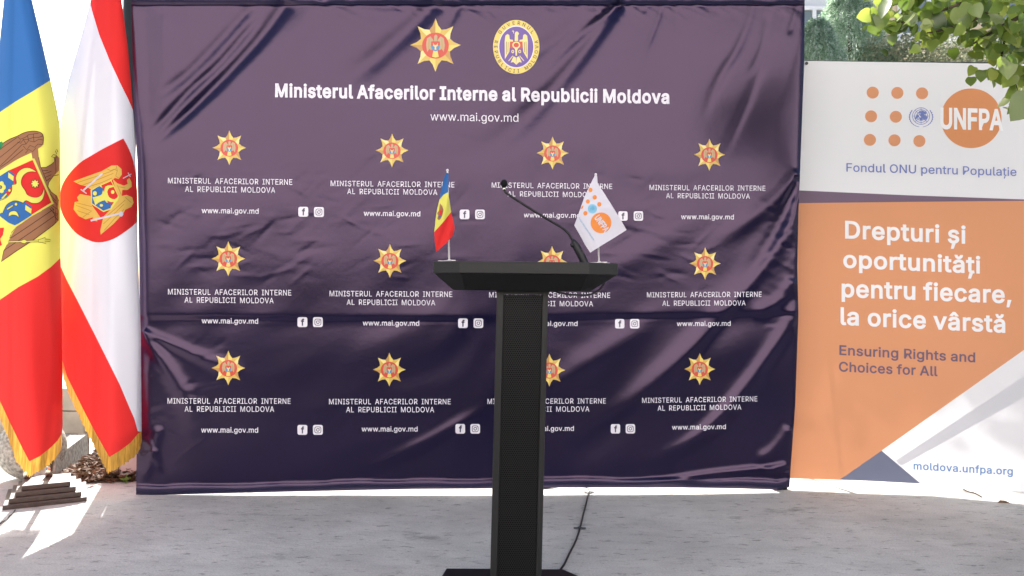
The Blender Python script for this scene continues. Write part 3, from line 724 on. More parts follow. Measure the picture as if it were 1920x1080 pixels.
# lower right fans
H += fold([(1490, 400), (1425, 505), (1355, 587), (1296, 654), (1222, 724), (1148, 780), (1040, 845)], 20, 0.019, asym=0.3, t0=0.15, t1=0.45, w2=16)
H += fold([(1496, 560), (1478, 608), (1455, 646), (1407, 713), (1352, 780), (1289, 831), (1195, 872)], 13, 0.015, t0=0.1, t1=0.4)
H += fold([(1440, 690), (1400, 745), (1345, 805), (1280, 850)], 7, 0.006)
H += fold([(1490, 520), (1463, 562), (1405, 592)], 12, 0.010, t0=0.1)
H += fold([(1280, 560), (1178, 631), (1111, 676), (1020, 735), (940, 770)], 24, 0.010, t0=0.4, t1=0.5)
H += fold([(1484, 800), (1450, 845), (1410, 868)], 12, 0.009, t0=0.1)
H += fold([(1483, 872), (1441, 878), (1333, 889), (1240, 902), (1130, 906)], 7, 0.011, t0=0.05, t1=0.4)
H += fold([(1484, 890), (1450, 884), (1425, 880)], 6, 0.008, t0=0.05)
H += fold([(1200, 760), (1120, 830), (1040, 880)], 30, -0.008, t0=0.4, t1=0.5)
# lower middle, lower left
H += fold([(925, 757), (850, 800), (793, 831), (660, 892)], 12, 0.009, t0=0.3, t1=0.5)
H += fold([(262, 618), (307, 680), (337, 728), (367, 785), (390, 830)], 8, 0.014, t0=0.02, t1=0.5, w2=24)
H += fold([(262, 617), (348, 657), (430, 690), (500, 716)], 6, 0.008, t0=0.02, t1=0.6, w2=18)
H += fold([(300, 795), (286, 845), (270, 905)], 10, 0.008)
H += fold([(270, 820), (290, 850), (300, 890)], 8, 0.006)
H += fold([(262, 860), (280, 850), (300, 846)], 5, 0.005)
# middle soft
H += fold([(640, 430), (560, 500), (470, 560)], 60, 0.006, t0=0.4, t1=0.5)
H += fold([(860, 420), (760, 470), (640, 500)], 50, 0.007, t0=0.4, t1=0.5)
H += fold([(600, 330), (480, 400), (330, 470)], 55, 0.006, t0=0.3, t1=0.4)
H += fold([(930, 560), (820, 600), (700, 680), (600, 770)], 60, 0.008, t0=0.3, t1=0.4)
# packing creases
yc = np.interp(gx, [240, 900, 1500], [598, 601, 590])
crease = np.exp(-((gy - yc) / 4.5) ** 2)
H += -0.0042 * crease * (0.75 + 0.25 * np.sin(gx / 57.0))
H += -0.0055 * (np.tanh((gy - yc) / 7.0)) * np.exp(-np.abs(gy - yc) / 60)
for xc, ya, yb_ in ((508, 90, 300), (895, 90, 310), (1262, 180, 330), (508, 640, 900), (1120, 640, 880)):
    H += -0.0010 * np.exp(-((gx - xc - 2 * np.sin(gy / 30)) / 2.6) ** 2) * np.clip(np.minimum(gy - ya, yb_ - gy) / 40, 0, 1)
# random fine wrinkling
nz = np.zeros(gx.shape)
for k in range(70):
    a = rng.uniform(-1.15, -0.15) if k % 3 else rng.uniform(-3, 3)
    fq = rng.uniform(0.012, 0.07)
    cxk, cyk = rng.uniform(250, 1500), rng.uniform(0, 920)
    env = np.exp(-(((gx - cxk) / rng.uniform(60, 220)) ** 2 + ((gy - cyk) / rng.uniform(50, 160)) ** 2))
    ph = rng.uniform(0, 6.28)
    c1, s1 = math.cos(a), math.sin(a)
    nz += env * np.sin((gx * -s1 + gy * c1) * fq * 2 + ph + 0.8 * np.sin((gx * c1 + gy * s1) * fq * 0.6)) * (0.00055 + 0.0011 * (fq < 0.032)) / (fq / 0.03)
H += nz * (1 - 0.85 * np.exp(-((gx - 1400) / 100) ** 2 - ((gy - 190) / 120) ** 2))
# crinkles: short sharp facets
for k in range(300):
    zone = random.choice([(300, 620, 300, 520), (300, 620, 300, 520), (640, 900, 240, 520), (1080, 1330, 330, 560), (1440, 1500, 380, 620), (270, 420, 620, 860)])
    x0, y0 = random.uniform(zone[0], zone[1]), random.uniform(zone[2], zone[3])
    a = random.uniform(-0.9, 0.5); l = random.uniform(10, 34)
    ex, ey = math.cos(a), math.sin(a)
    du = (gx - x0) * ex + (gy - y0) * ey; dv = -(gx - x0) * ey + (gy - y0) * ex
    H += random.choice([-1, 1]) * random.uniform(0.0003, 0.0013) * np.exp(-(du / l) ** 2 - (dv / random.uniform(3, 6)) ** 2)
# gathers under the top hem
tg = np.exp(-np.clip(gy - 8, 0, 999) / 16)
for k in range(60):
    x0 = random.uniform(560, 1500)
    sl = random.uniform(-2.5, -0.2)
    H += tg * random.choice([-1, 1]) * random.uniform(0.0006, 0.0022) * np.exp(-((gx - x0 - sl * (8 - gy)) / random.uniform(4, 10)) ** 2) * (gy > 4)
for k in range(26):
    x0 = random.uniform(600, 1120); y0 = random.uniform(8, 26)
    H += random.uniform(-0.0014, 0.0014) * np.exp(-((gx - x0) / random.uniform(15, 40)) ** 2 - ((gy - y0 - 0.1 * (gx - x0)) / 3) ** 2)
# hems
H += 0.016 * np.clip(1 - ((gy + 7) / 15.0) ** 2, 0, 1) ** 0.5
yb = e_bot(gx) - 8.5 + 1.2 * np.sin(gx / 61.0) + 0.8 * np.sin(gx / 23.0 + 1)
H += 0.010 * np.clip(1 - ((gy - yb) / 9.0) ** 2, 0, 1) ** 0.5
# side edges wrap back round the frame
H += -0.005 * np.exp(-np.clip(gx - e_left(gy), 0, 999) / 4.0) - 0.012 * np.exp(-np.clip(e_right(gy) - gx, 0, 999) / 5.0)


def bilin(px, py):
    fx = np.clip((px - GX) / GS, 0, nxr - 1.001); fy = np.clip((py - GY) / GS, 0, nyr - 1.001)
    i, j = fx.astype(int), fy.astype(int); a, b = fx - i, fy - j
    return H[j, i] * (1 - a) * (1 - b) + H[j, i + 1] * a * (1 - b) + H[j + 1, i] * (1 - a) * b + H[j + 1, i + 1] * a * b


def banner(px, py, off=0.0):
    px = np.asarray(px, float); py = np.asarray(py, float)
    D = plane_D(px, py) - bilin(px, py) - off
    return CAM + rays(px, py) * D[..., None]


def grid_mesh(name, X, Y, surf, mats, parent, fm=None, smooth=True):
    h, w = X.shape
    p = surf(X.ravel(), Y.ravel())
    idx = np.arange(h * w).reshape(h, w)
    q = np.stack([idx[:-1, :-1], idx[1:, :-1], idx[1:, 1:], idx[:-1, 1:]], -1).reshape(-1, 4)
    me = bpy.data.meshes.new(name)
    me.from_pydata(p.tolist(), [], q.tolist())
    o = link(name, me, mats, parent, smooth)
    if fm is not None:
        me.polygons.foreach_set('material_index', fm(X, Y).ravel().astype(int).tolist())
    me.update()
    return o


bk = empty('press_backdrop', (pl + pr) / 2, 'wide dark navy vinyl press wall with white lettering and gold star emblems behind the lectern', 'backdrop')
bk.location.z = 0
s_ = np.linspace(0, 1, 420)[None, :]
t_ = np.linspace(0, 1, 320)[:, None]
Yg = -22 + t_ * (915 + 22) * np.ones_like(s_)
for _ in range(3):
    Xg = e_left(Yg) + s_ * (e_right(Yg) - e_left(Yg))
    Yg = -22 + t_ * (e_bot(Xg) + 22)
grid_mesh('vinyl_panel', Xg, Yg, banner, [M['vinyl'], M['vinyl_hem']], bk,
          lambda X, Y: ((Y[:-1, :-1] > e_bot(X[:-1, :-1]) - 15) | (Y[:-1, :-1] < 6)))
# frame behind
bm = bmesh.new()
for px in (300, 1470):
    a, b = P(px - 20 if px < 900 else px, 905, float(plane_D(px, 905)) + 0.06), P(px - 22 if px < 900 else px + 16, -18, float(plane_D(px, -18)) + 0.06)
    a = Vector((a.x, a.y, 0.0))
    add_tube(bm, [a, b], 0.018, 12)
bm_obj('frame_post', bm, M['steel_dark'], bk, True)
bm = bmesh.new()
add_tube(bm, [P(246, -12, float(plane_D(246, -12)) + 0.06), P(1507, -12, float(plane_D(1507, -12)) + 0.06)], 0.018, 12)
bm_obj('top_bar', bm, M['steel_dark'], bk, True)
for sx in (280, 1455):
    bm = bmesh.new()
    g = ground_pt(sx, 928)
    Dg = float(plane_D(sx, 905)) + 0.06
    add_box(bm, (P(sx, 905, Dg).x, Dg + 0.28, 0.02), (0.05, 0.62, 0.035), bev=0.004)
    bm_obj('foot', bm, M['steel_dark'], bk)

W = [M['print_white']]


def star(pr_, cx, cy, rx, ry):
    n = 8
    tips = [(cx + rx * math.cos(math.radians(90 - 45 * k)), cy - ry * math.sin(math.radians(90 - 45 * k))) for k in range(n)]
    q = 0.62
    inner = [(cx + rx * q * math.cos(math.radians(67.5 - 45 * k)), cy - ry * q * math.sin(math.radians(67.5 - 45 * k))) for k in range(n)]
    order_l = [0, 2, 0, 1, 0, 2, 1, 2]
    for k in range(n):
        t = tips[k]; a = inner[k]; b = inner[k - 1]
        def bow(p, q2):
            mx_, my_ = (p[0] + q2[0]) / 2, (p[1] + q2[1]) / 2
            return (mx_ + (cx - mx_) * 0.07, my_ + (cy - my_) * 0.07)
        pr_.poly([(cx, cy), a, bow(t, a), t], order_l[k], 0)
        pr_.poly([(cx, cy), t, bow(t, b), b], (order_l[k] + 1 + (k % 2)) % 3 if k % 3 else 3, 0)
    pr_.ellipse(cx, cy + 0.02 * ry, rx * 0.53, ry * 0.49, 4, 1, 28)
    S_ = lambda pts: [(cx + x * rx, cy + y * ry) for x, y in pts]
    for sg in (-1, 1):
        pr_.poly(S_([(sg * 0.08, -0.18), (sg * 0.2, -0.33), (sg * 0.33, -0.25), (sg * 0.37, 0.0), (sg * 0.33, 0.26), (sg * 0.24, 0.14), (sg * 0.16, 0.2), (sg * 0.1, 0.0)]), 6, 2)
        pr_.stroke(S_([(sg * 0.25, -0.22), (sg * 0.27, 0.15)]), rx * 0.03, 3, 3)
    pr_.poly(S_([(-0.06, -0.12), (-0.05, -0.34), (0.02, -0.4), (0.08, -0.33), (0.06, -0.12)]), 6, 3)
    pr_.poly(S_([(-0.07, 0.15), (0.07, 0.15), (0.13, 0.44), (0, 0.47), (-0.13, 0.44)]), 0, 3)
    pr_.poly(S_([(-0.17, -0.14), (0.17, -0.14), (0.18, 0.02), (-0.18, 0.02)]), 4, 4)
    pr_.poly(S_([(-0.18, 0.02), (0.18, 0.02), (0.14, 0.18), (0, 0.24), (-0.14, 0.18)]), 5, 4)
    pr_.poly(S_([(-0.10, -0.08), (-0.04, 0.0), (0.04, 0.0), (0.10, -0.08), (0.08, 0.04), (0.03, 0.06), (0.03, 0.18), (-0.03, 0.18), (-0.03, 0.06), (-0.08, 0.04)]), 2, 5)


M['tan_print'] = mat('tan_print', (0.50, 0.38, 0.20), 0.4, 0.5)
GM = [M['gold1'], M['gold2'], M['gold3'], M['gold4'], M['red_print'], M['blue_print'], M['tan_print']]
emb = [[(430, 277), (735, 282), (1036, 287), (1330, 290)], [(428, 485), (731, 489), (1035, 492), (1322, 494)], [(428, 690), (730, 693), (1030, 694), (1312, 692)]]
line1 = [[(315, 548, 340), (620, 852, 345), (922, 1148, 348), (1218, 1435, 352)], [(315, 546, 548), (618, 848, 551), (917, 1144, 553), (1213, 1428, 552)], [(314, 545, 752), (617, 845, 753), (914, 1136, 752), (1204, 1420, 749)]]
line2 = [[(347, 516, 355.5), (651, 820, 359.5), (952, 1118, 364), (1249, 1406, 367)], [(346, 513, 563), (650, 816, 567), (946, 1112, 569), (1242, 1398, 568)], [(346, 514, 767), (649, 814, 768), (940, 1105, 767), (1233, 1390, 764)]]
web = [[(378, 485, 396), (682, 788, 401), (982, 1088, 404), (1277, 1376, 407)], [(378, 484, 602.5), (680, 786, 606.5), (977, 1083, 607), (1269, 1370, 607)], [(377, 484, 807), (678, 783, 805), (973, 1076, 804), (1260, 1361, 801)]]
icons = [[((568.7, 397), (598, 397.6)), ((871, 402), (900, 402)), ((1168, 405), (1197, 405))], [((567, 604), (596, 604)), ((868, 606), (897, 606)), ((1162, 607), (1190, 607))], [((567, 806), (596, 806)), ((863, 804), (891, 804)), ((1154, 804), (1182, 804))]]
slope = [[3, 2.5, 2.5, 1.5], [2, 1.5, 1, -1], [0.5, 0, -1, -3]]
for r in range(3):
    for c in range(4):
        k = 1 - 0.025 * c
        cx, cy = emb[r][c]
        p = Print(); star(p, cx, cy, 31.5 * k, 32.5 * k); p.lay('star_emblem', banner, GM, bk, 7)
        sl = slope[r][c] / 2
        p = Print()
        x0, x1, y = line1[r][c]; p.text("MINISTERUL  AFACERILOR  INTERNE", (x0, y + 5 - sl), (x1, y + 5 + sl), 10.2 * k, bold=0.004, space=1.06)
        x0, x1, y = line2[r][c]; p.text("AL  REPUBLICII  MOLDOVA", (x0, y + 5 - sl * .7), (x1, y + 5 + sl * .7), 10.2 * k, bold=0.004, space=1.06)
        p.lay('ministry_lettering', banner, W, bk, 7)
        p = Print()
        x0, x1, y = web[r][c]; p.text("www.mai.gov.md", (x0, y + 4 - sl * .4), (x1, y + 4 + sl * .4), 9.6 * k, bold=0.010)
        p.lay('web_address', banner, W, bk, 7)
        if c < 3:
            for q, (ix, iy) in enumerate(icons[r][c]):
                p = Print(); w = 18.5 * k
                p.poly(rrect(ix, iy, w, w, 3.6 * k), 0, 0)
                if q == 0:
                    p.text("f", (ix - 2.7 * k, iy + 6 * k), (ix + 3.4 * k, iy + 6 * k), 11.5 * k, 1, 1, bold=0.03)
                else:
                    rr = lambda w_, r_: rrect(ix, iy, w_, w_, r_)
                    p.poly(rr(12.6 * k, 3.6 * k), 1, 1, holes=[rr(10.2 * k, 2.6 * k)])
                    p.ellipse(ix, iy, 3.3 * k, 3.3 * k, 1, 1, 20, hole=0.58)
                    p.ellipse(ix + 3.4 * k, iy - 3.4 * k, 0.8, 0.8, 1, 1, 8)
                p.lay('social_icon', banner, [M['print_white'], M['print_navy']], bk, 7)
p = Print(); p.text("Ministerul Afacerilor Interne al Republicii Moldova", (516, 181), (1255, 193.5), 23.3, bold=0.030, space=1.0, word=0.95)
p.lay('headline', banner, W, bk, 7)
p = Print(); p.text("www.mai.gov.md", (807, 225.8), (972, 228.5), 15.5, bold=0.0)
p.lay('web_address', banner, W, bk, 7)
p = Print(); star(p, 816.5, 84.5, 47.5, 50); p.lay('star_emblem', banner, GM, bk, 7)

# oval government seal
p = Print()
cx, cy, rx, ry = 968, 88, 43.5, 50.5
p.ellipse(cx, cy, rx, ry, 0, 0, 56)
p.ellipse(cx, cy, rx * 0.77, ry * 0.79, 2, 1, 48)
p.ellipse(cx, cy, rx * 0.735, ry * 0.755, 1, 2, 48)


def arc_text(pr_, body, a0, a1, inward, mi, layer):
    n = len(body)
    for i, ch in enumerate(body):
        if ch == ' ': continue
        v, f = text_geo(ch, 0.012)
        a = math.radians(a0 + (a1 - a0) * i / (n - 1))
        mid = (v[:, 0].min() + v[:, 0].max()) / 2
        lx = (v[:, 0] - mid) / cap_h() * 6.2; ly = (v[:, 1] / cap_h() - 0.5) * 6.2
        bx, by = cx + rx * 0.885 * math.cos(a), cy - ry * 0.895 * math.sin(a)
        ux, uy = (math.cos(a), -math.sin(a))
        if inward: ux, uy = -ux, -uy
        tx, ty = -uy, ux
        pr_.add(np.stack([bx + lx * tx + ly * ux, by + lx * ty + ly * uy], -1), f, mi, layer + v[:, 2])
arc_text(p, "GUVERNUL", 142, 38, False, 3, 1)
arc_text(p, "REPUBLICII MOLDOVA", 168, 372, True, 3, 1)
S_ = lambda pts: [(cx + x * rx, cy + y * ry) for x, y in pts]
for sg in (-1, 1):
    p.poly(S_([(sg * 0.14, -0.26), (sg * 0.28, -0.28), (sg * 0.30, -0.44), (sg * 0.38, -0.48), (sg * 0.47, -0.42), (sg * 0.50, -0.2), (sg * 0.49, 0.45), (sg * 0.42, 0.35), (sg * 0.37, 0.28), (sg * 0.30, 0.18), (sg * 0.27, -0.15), (sg * 0.14, -0.18)]), 4, 3)
    p.stroke(S_([(sg * 0.42, -0.2), (sg * 0.43, 0.28)]), 0.9, 3, 4)
    p.stroke(S_([(sg * 0.35, -0.18), (sg * 0.36, 0.2)]), 0.9, 3, 4)
    p.stroke(S_([(sg * 0.12, 0.3), (sg * 0.33, 0.52)]), 1.4, 4, 3)
    p.poly(S_([(sg * 0.02, 0.3), (sg * 0.1, 0.32), (sg * 0.24, 0.58), (sg * 0.13, 0.56), (0, 0.66)]), 4, 3)
p.poly(S_([(-0.07, -0.22), (-0.06, -0.5), (-0.02, -0.57), (0.06, -0.57), (0.12, -0.5), (0.07, -0.42), (0.08, -0.22)]), 4, 4)
p.stroke(S_([(-0.14, -0.62), (-0.11, -0.5)]), 1.2, 4, 4); p.stroke(S_([(-0.18, -0.59), (-0.09, -0.57)]), 1.2, 4, 4)
p.poly(S_([(-0.27, -0.2), (0.27, -0.2), (0.27, 0.05), (-0.27, 0.05)]), 5, 5)
p.poly(S_([(-0.27, 0.05), (0.27, 0.05), (0.2, 0.3), (0, 0.4), (-0.2, 0.3)]), 1, 5)
p.ellipse(cx, cy - 0.07 * ry, 0.17 * rx, 0.13 * ry, 4, 6, 20, hole=0.68)
p.poly(S_([(-0.1, 0.02), (0.1, 0.02), (0.04, 0.12), (0.03, 0.32), (-0.03, 0.32), (-0.04, 0.12)]), 4, 6)
for sg in (-1, 1): p.ellipse(cx + sg * 0.15 * rx, cy + 0.17 * ry, 2.6, 3.2, 4, 6, 14, hole=0.5)
p.lay('government_seal', banner, [M['gold1'], M['violet_print'], M['print_white'], M['brown_print'], M['gold3'], M['red_print']], bk, 7)

# ================================================================== RIGHT INFORMATION BANNER
u_left = interp([(1468, 114), (1440, 358), (1440, 500), (1440, 700), (1440, 897)])
u_top = interp([(1440, 113.5), (1500, 114), (1920, 120), (2010, 121.5)], 0)
u_bot = interp([(1440, 896), (1475, 897), (1600, 900), (1722, 907), (1920, 922), (2010, 929)], 0)
u_right = 1965.0


def ub_D(px, py):
    top = np.interp(px, [1480, 1965], [4.56, 4.52])
    bot = np.interp(px, [1480, 1722, 1920, 1965], [4.47, 4.37, 4.20, 4.18])
    t = np.clip((py - 114) / 790, 0, 1.05)
    D = top + (bot - top) * t ** 1.4
    D = D + 0.010 * np.sin((px * 0.9 + py * 1.25) / 150.0) * np.clip((py - 300) / 500, 0, 1) + 0.006 * np.sin((px - 0.5 * py) / 90.0) * np.clip((py - 200) / 600, 0, 1)
    return D


def ub(px, py, off=0.0):
    px = np.asarray(px, float); py = np.asarray(py, float)
    return CAM + rays(px, py) * (ub_D(px, py) - off)[..., None]


ui = empty('information_banner', (float(ub(1720, 897)[0]), 4.4, 0.0), 'tall white and orange fabric information banner standing right of the dark backdrop', 'banner')
s_ = np.linspace(0, 1, 90)[None, :]; t_ = np.linspace(0, 1, 150)[:, None]
Yg = 114 + t_ * 790 * np.ones_like(s_)
for _ in range(3):
    Xg = u_left(Yg) + s_ * (u_right - u_left(Yg))
    Yg = u_top(Xg) + t_ * (u_bot(Xg) - u_top(Xg))
grid_mesh('fabric_panel', Xg, Yg, ub, [M['u_white']], ui)
p = Print()
orange = [(1442, 381.5), (1700, 378.5), (1965, 376), (1965, 628), (1920, 656), (1653, 845), (1575, 900), (1442, 895)]
p.poly(orange, 0, 0)
p.poly([(1442, 354.5), (1700, 366), (1965, 375.5), (1965, 376), (1700, 378.5), (1442, 381.5)], 1, 0)
p.poly([(1653, 845), (1574, 899.5), (1640, 902), (1726, 906.5)], 2, 0)
p.lay('printed_ground', ub, [M['u_orange'], M['u_purple'], M['u_slate']], ui, 16, base=0.0012)
p = Print()
p.poly([(1679, 864), (1965, 676), (1965, 720), (1690, 874)], 0, 0)
p.lay('pale_stripe', ub, [M['u_white2']], ui, 16)
z = lambda x, y: (1480 + x / 3.6, 100 + y / 3.6)
for d in ((563, 265), (729, 267), (896, 270), (552, 425), (719, 428), (544, 584), (710, 587), (878, 592)):
    p = Print()
    p.ellipse(*z(*d), 11.4, 11.2, 0, 0, 28)
    p.lay('logo_dot', ub, [M['u_orange']], ui, 12)
M['u_disc'] = mat('orange_banner_disc', (0.72, 0.30, 0.12), 0.55, 0.3, trans=UT)
p = Print()
p.ellipse(1821, 221.8, 57, 56, 0, 0, 60)
p.text("UNFPA", (1763, 240), (1881, 243), 36.5, 1, 1, bold=0.028, space=0.94)
p.lay('round_logo', ub, [M['u_disc'], M['u_text']], ui, 12)


def un_emblem(pr_, cx, cy, r, mi, layer, detail=True):
    for f in (0.98, 0.76, 0.53, 0.30):
        pr_.ellipse(cx, cy - 0.08 * r, r * 0.72 * f, r * 0.70 * f, mi, layer, 30, hole=1 - 0.065 / f)
    for k in range(8):
        a = math.pi * k / 8 * 2
        pr_.stroke([(cx + 0.15 * r * math.cos(a), cy - 0.08 * r + 0.15 * r * math.sin(a)), (cx + 0.7 * r * math.cos(a), cy - 0.08 * r + 0.68 * r * math.sin(a))], r * 0.035, mi, layer)
    for bx, by, br in ((0.1, -0.05, 0.18), (0.28, 0.12, 0.2), (0.02, 0.2, 0.15), (-0.3, 0.02, 0.16), (-0.42, 0.16, 0.10), (0.12, -0.3, 0.16), (0.3, -0.25, 0.12), (-0.1, -0.32, 0.1)):
        pts = [(cx + (bx + br * random.uniform(0.6, 1.2) * math.cos(t)) * r, cy + (by - 0.08 + br * random.uniform(0.6, 1.2) * math.sin(t)) * r) for t in [2 * math.pi * q / 9 for q in range(9)]]
        pr_.poly(pts, mi, layer)
    for sg in (-1, 1):
        prev = None
        for k in range(10):
            a = math.radians(80 - k * 13)
            x, y = cx + sg * r * 0.9 * math.cos(a), cy + r * 0.80 * math.sin(a)
            tx, ty = sg * math.sin(a), -math.cos(a)
            pr_.poly([(x - tx * 0.1 * r, y - ty * 0.1 * r), (x + sg * 0.09 * r, y - 0.02 * r), (x + tx * 0.13 * r + sg * 0.05 * r, y + ty * 0.13 * r), (x - sg * 0.02 * r, y)], mi, layer)
            if prev: pr_.stroke([prev, (x, y)], r * 0.04, mi, layer)
            prev = (x, y)
p = Print(); un_emblem(p, 1727, 219.5, 23.5, 0, 0)
p.lay('globe_emblem', ub, [M['u_blue']], ui, 12)
for nm, body, a, b, cap, m, bold in (
        ('fund_name', "Fondul ONU pentru Populație", (1587, 321.5), (1906, 330), 15.5, 'u_blue', 0.008),
        ('slogan', "Drepturi și", (1584.5, 446), (1810.5, 456), 31, 'u_text', 0.021),
        ('slogan', "oportunități", (1581, 501), (1838, 512), 30, 'u_text', 0.021),
        ('slogan', "pentru fiecare,", (1578, 556), (1896.5, 568), 31, 'u_text', 0.021),
        ('slogan', "la orice vârstă", (1576, 608), (1885, 623), 31, 'u_text', 0.021),
        ('english_slogan', "Ensuring Rights and", (1574, 665), (1828.5, 679), 17.5, 'u_purple', 0.016),
        ('english_slogan', "Choices for All", (1573, 696), (1758, 705), 17.5, 'u_purple', 0.016),
        ('web_address', "moldova.unfpa.org", (1713, 880), (1899, 890.5), 13.5, 'u_sky', 0.014)):
    p = Print(); p.text(body, a, b, cap, 0, 2, bold=bold, space=1.04 if nm == 'web_address' else 1.0)
    p.lay(nm, ub, [M[m]], ui, 12)
bm = bmesh.new()
q = Vector(ub(np.array([1512.0]), np.array([119.0]))[0])
add_tube(bm, [q + Vector((0, 0.004, 0)), q - Vector((0, 0.005, 0))], 0.009, 14)
bm_obj('grommet', bm, M['steel_dark'], ui)
bm = bmesh.new()
for x in (1500, 1958):
    a = P(x, 900, 4.75); a.z = 0
    b = P(x + 6, 118, 4.66)
    add_tube(bm, [a, b], 0.012, 10)
add_tube(bm, [P(1508, 117, 4.66), P(1964, 122, 4.66)], 0.012, 10)
bm_obj('support_frame', bm, M['steel_dark'], ui, True)

# ================================================================== LECTERN
DF = 2.80


def lect(px, D, z):
    r = rays(px, 540.0)
    return Vector((CAM[0] + r[0] * D, D, z))


col_top, col_bot = P(980, 545, DF), P(967.2, 1080, DF)
le = empty('lectern', (col_bot.x, DF + 0.08, 0), 'black lectern with flared octagonal top and perforated front column', 'lectern')
lean = (col_top.x - col_bot.x) / (col_top.z - col_bot.z)
axis_x = lambda zz: col_bot.x + lean * (zz - col_bot.z)
wpx = DF / F


def column(x0, x1, y0, y1, z0, z1):
    lo = [(axis_x(z0) + x0, y0, z0), (axis_x(z0) + x1, y0, z0), (axis_x(z0) + x1, y1, z0), (axis_x(z0) + x0, y1, z0)]
    hi = [(axis_x(z1) + x0, y0, z1), (axis_x(z1) + x1, y0, z1), (axis_x(z1) + x1, y1, z1), (axis_x(z1) + x0, y1, z1)]
    return lo, hi


zc = 1.095
hw = 48.3 * wpx
for x0, x1 in ((-hw, -hw + 13.5 * wpx), (hw - 11 * wpx, hw)):
    bm = bmesh.new(); add_prism(bm, *column(x0, x1, DF, DF + 0.16, 0.032, zc))
    bmesh.ops.bevel(bm, geom=list(bm.edges), offset=0.004, segments=2, affect='EDGES', profile=0.5)
    bm_obj('side_rail', bm, M['black_edge'], le)
bm = bmesh.new(); add_prism(bm, *column(-hw + 13.5 * wpx + 0.0005, hw - 11 * wpx - 0.0005, DF + 0.008, DF + 0.013, 0.032, zc - 0.02))
bm_obj('perforated_grille', bm, M['grille'], le)
bm = bmesh.new(); add_prism(bm, *column(-hw + 13.5 * wpx + 0.0005, hw - 11 * wpx - 0.0005, DF + 0.016, DF + 0.155, 0.032, zc - 0.02))
bm_obj('core', bm, M['black'], le)
bm = bmesh.new(); add_prism(bm, *column(-hw - 0.002, hw + 0.003, DF - 0.003, DF + 0.163, zc - 0.018, zc + 0.002))
bm_obj('collar', bm, M['black_edge'], le)
# flared top
zt, zf, zu = 1.1895, 1.148, 1.0905
tlt = 0.0092
ox = lambda px, D: (px - 960) / F * D
plan = [(ox(862, 2.705), 2.705), (ox(1104, 2.705), 2.705), (ox(1158.5, 2.76), 2.76), (ox(1158.5, 2.76), 3.08), (ox(811.5, 2.76), 3.08), (ox(811.5, 2.76), 2.76)]
under = [(ox(872, 2.755), 2.755), (ox(1088, 2.755), 2.755), (ox(1106, 2.78), 2.78), (ox(1106, 2.78), 3.02), (ox(850, 2.78), 3.02), (ox(850, 2.78), 2.78)]
tz = lambda x, zz: zz - tlt * 0.55 * (x - 0.02)
bm = bmesh.new()
add_prism(bm, [(x, y, tz(x, zf)) for x, y in plan], [(x, y, tz(x, zt)) for x, y in plan])
bmesh.ops.bevel(bm, geom=list(bm.edges), offset=0.003, segments=2, affect='EDGES', profile=0.5)
bm_obj('top_slab', bm, M['black_edge'], le)
bm = bmesh.new()
ins = [(x * 0.985 + 0.0003, y + (0.004 if y < 2.9 else -0.004)) for x, y in plan]
add_prism(bm, [(x, y, tz(x, zu)) for x, y in under], [(x, y, tz(x, zf) - 0.0005) for x, y in ins])
bm_obj('flared_underside', bm, M['black'], le)
bm = bmesh.new()
bp_ = [(-0.243, 3.05), (0.202, 3.05), (0.285, 2.94), (0.285, 2.56), (-0.262, 2.56), (-0.256, 2.94)]
add_prism(bm, [(x, y, 0.0) for x, y in bp_], [(x, y, 0.03) for x, y in bp_])
bmesh.ops.bevel(bm, geom=list(bm.edges), offset=0.003, segments=2, affect='EDGES', profile=0.5)
bm_obj('base_plate', bm, M['black'], le)

# microphone
DM = 2.90
mi_ = empty('gooseneck_microphone', P(1092, 490, DM), 'thin black gooseneck microphone curving up left from the lectern top', 'microphone')
g = smooth_path([P(945.5, 352, DM), P(946.5, 359, DM), P(953, 364.5, DM), P(975, 379, DM), P(1005, 398, DM), P(1035, 416, DM), P(1055, 428, DM), P(1066, 438, DM), P(1072, 448, DM), P(1075, 453, DM)], 6)
bm = bmesh.new(); add_tube(bm, g, [0.0042] * 8 + [0.0046] * (len(g) - 8), 10)
bm_obj('gooseneck', bm, M['rubber'], mi_, True)
bm = bmesh.new()
bmesh.ops.create_uvsphere(bm, u_segments=20, v_segments=14, radius=1.0)
hc = P(945, 344.5, DM)
for v in bm.verts: v.co = Vector((v.co.x * 0.0125, v.co.y * 0.0125, v.co.z * 0.0155)) + hc
bm_obj('windscreen', bm, M['foam'], mi_, True)
bm = bmesh.new(); add_tube(bm, [P(945.3, 351, DM), P(945.8, 357, DM)], 0.0065, 12)
bm_obj('capsule_collar', bm, M['chrome'], mi_, True)
bm = bmesh.new()
add_tube(bm, [P(1074, 450, DM), P(1077, 455, DM), P(1080, 461, DM), P(1092, 484, DM), P(1098, 497, DM), P(1101, 506, DM)], [0.008, 0.0105, 0.014, 0.0145, 0.014, 0.0135], 14)
bm_obj('handle', bm, M['rubber'], mi_, True)
bm = bmesh.new(); add_tube(bm, [P(1076, 458, DM - 0.004), P(1070, 461, DM - 0.004)], [0.009, 0.0075], 12)
bm_obj('clamp_knob', bm, M['rubber'], mi_, True)
bm = bmesh.new()
cl = smooth_path([P(1133, 532, 3.0), P(1122, 545, 2.80), P(1105, 552.5, 2.72), P(1085, 553.5, 2.72), P(1060, 551, 2.74), P(1036, 545, 2.80)], 6)
add_tube(bm, cl, 0.0035, 8)
bm_obj('cable', bm, M['rubber'], mi_, True)


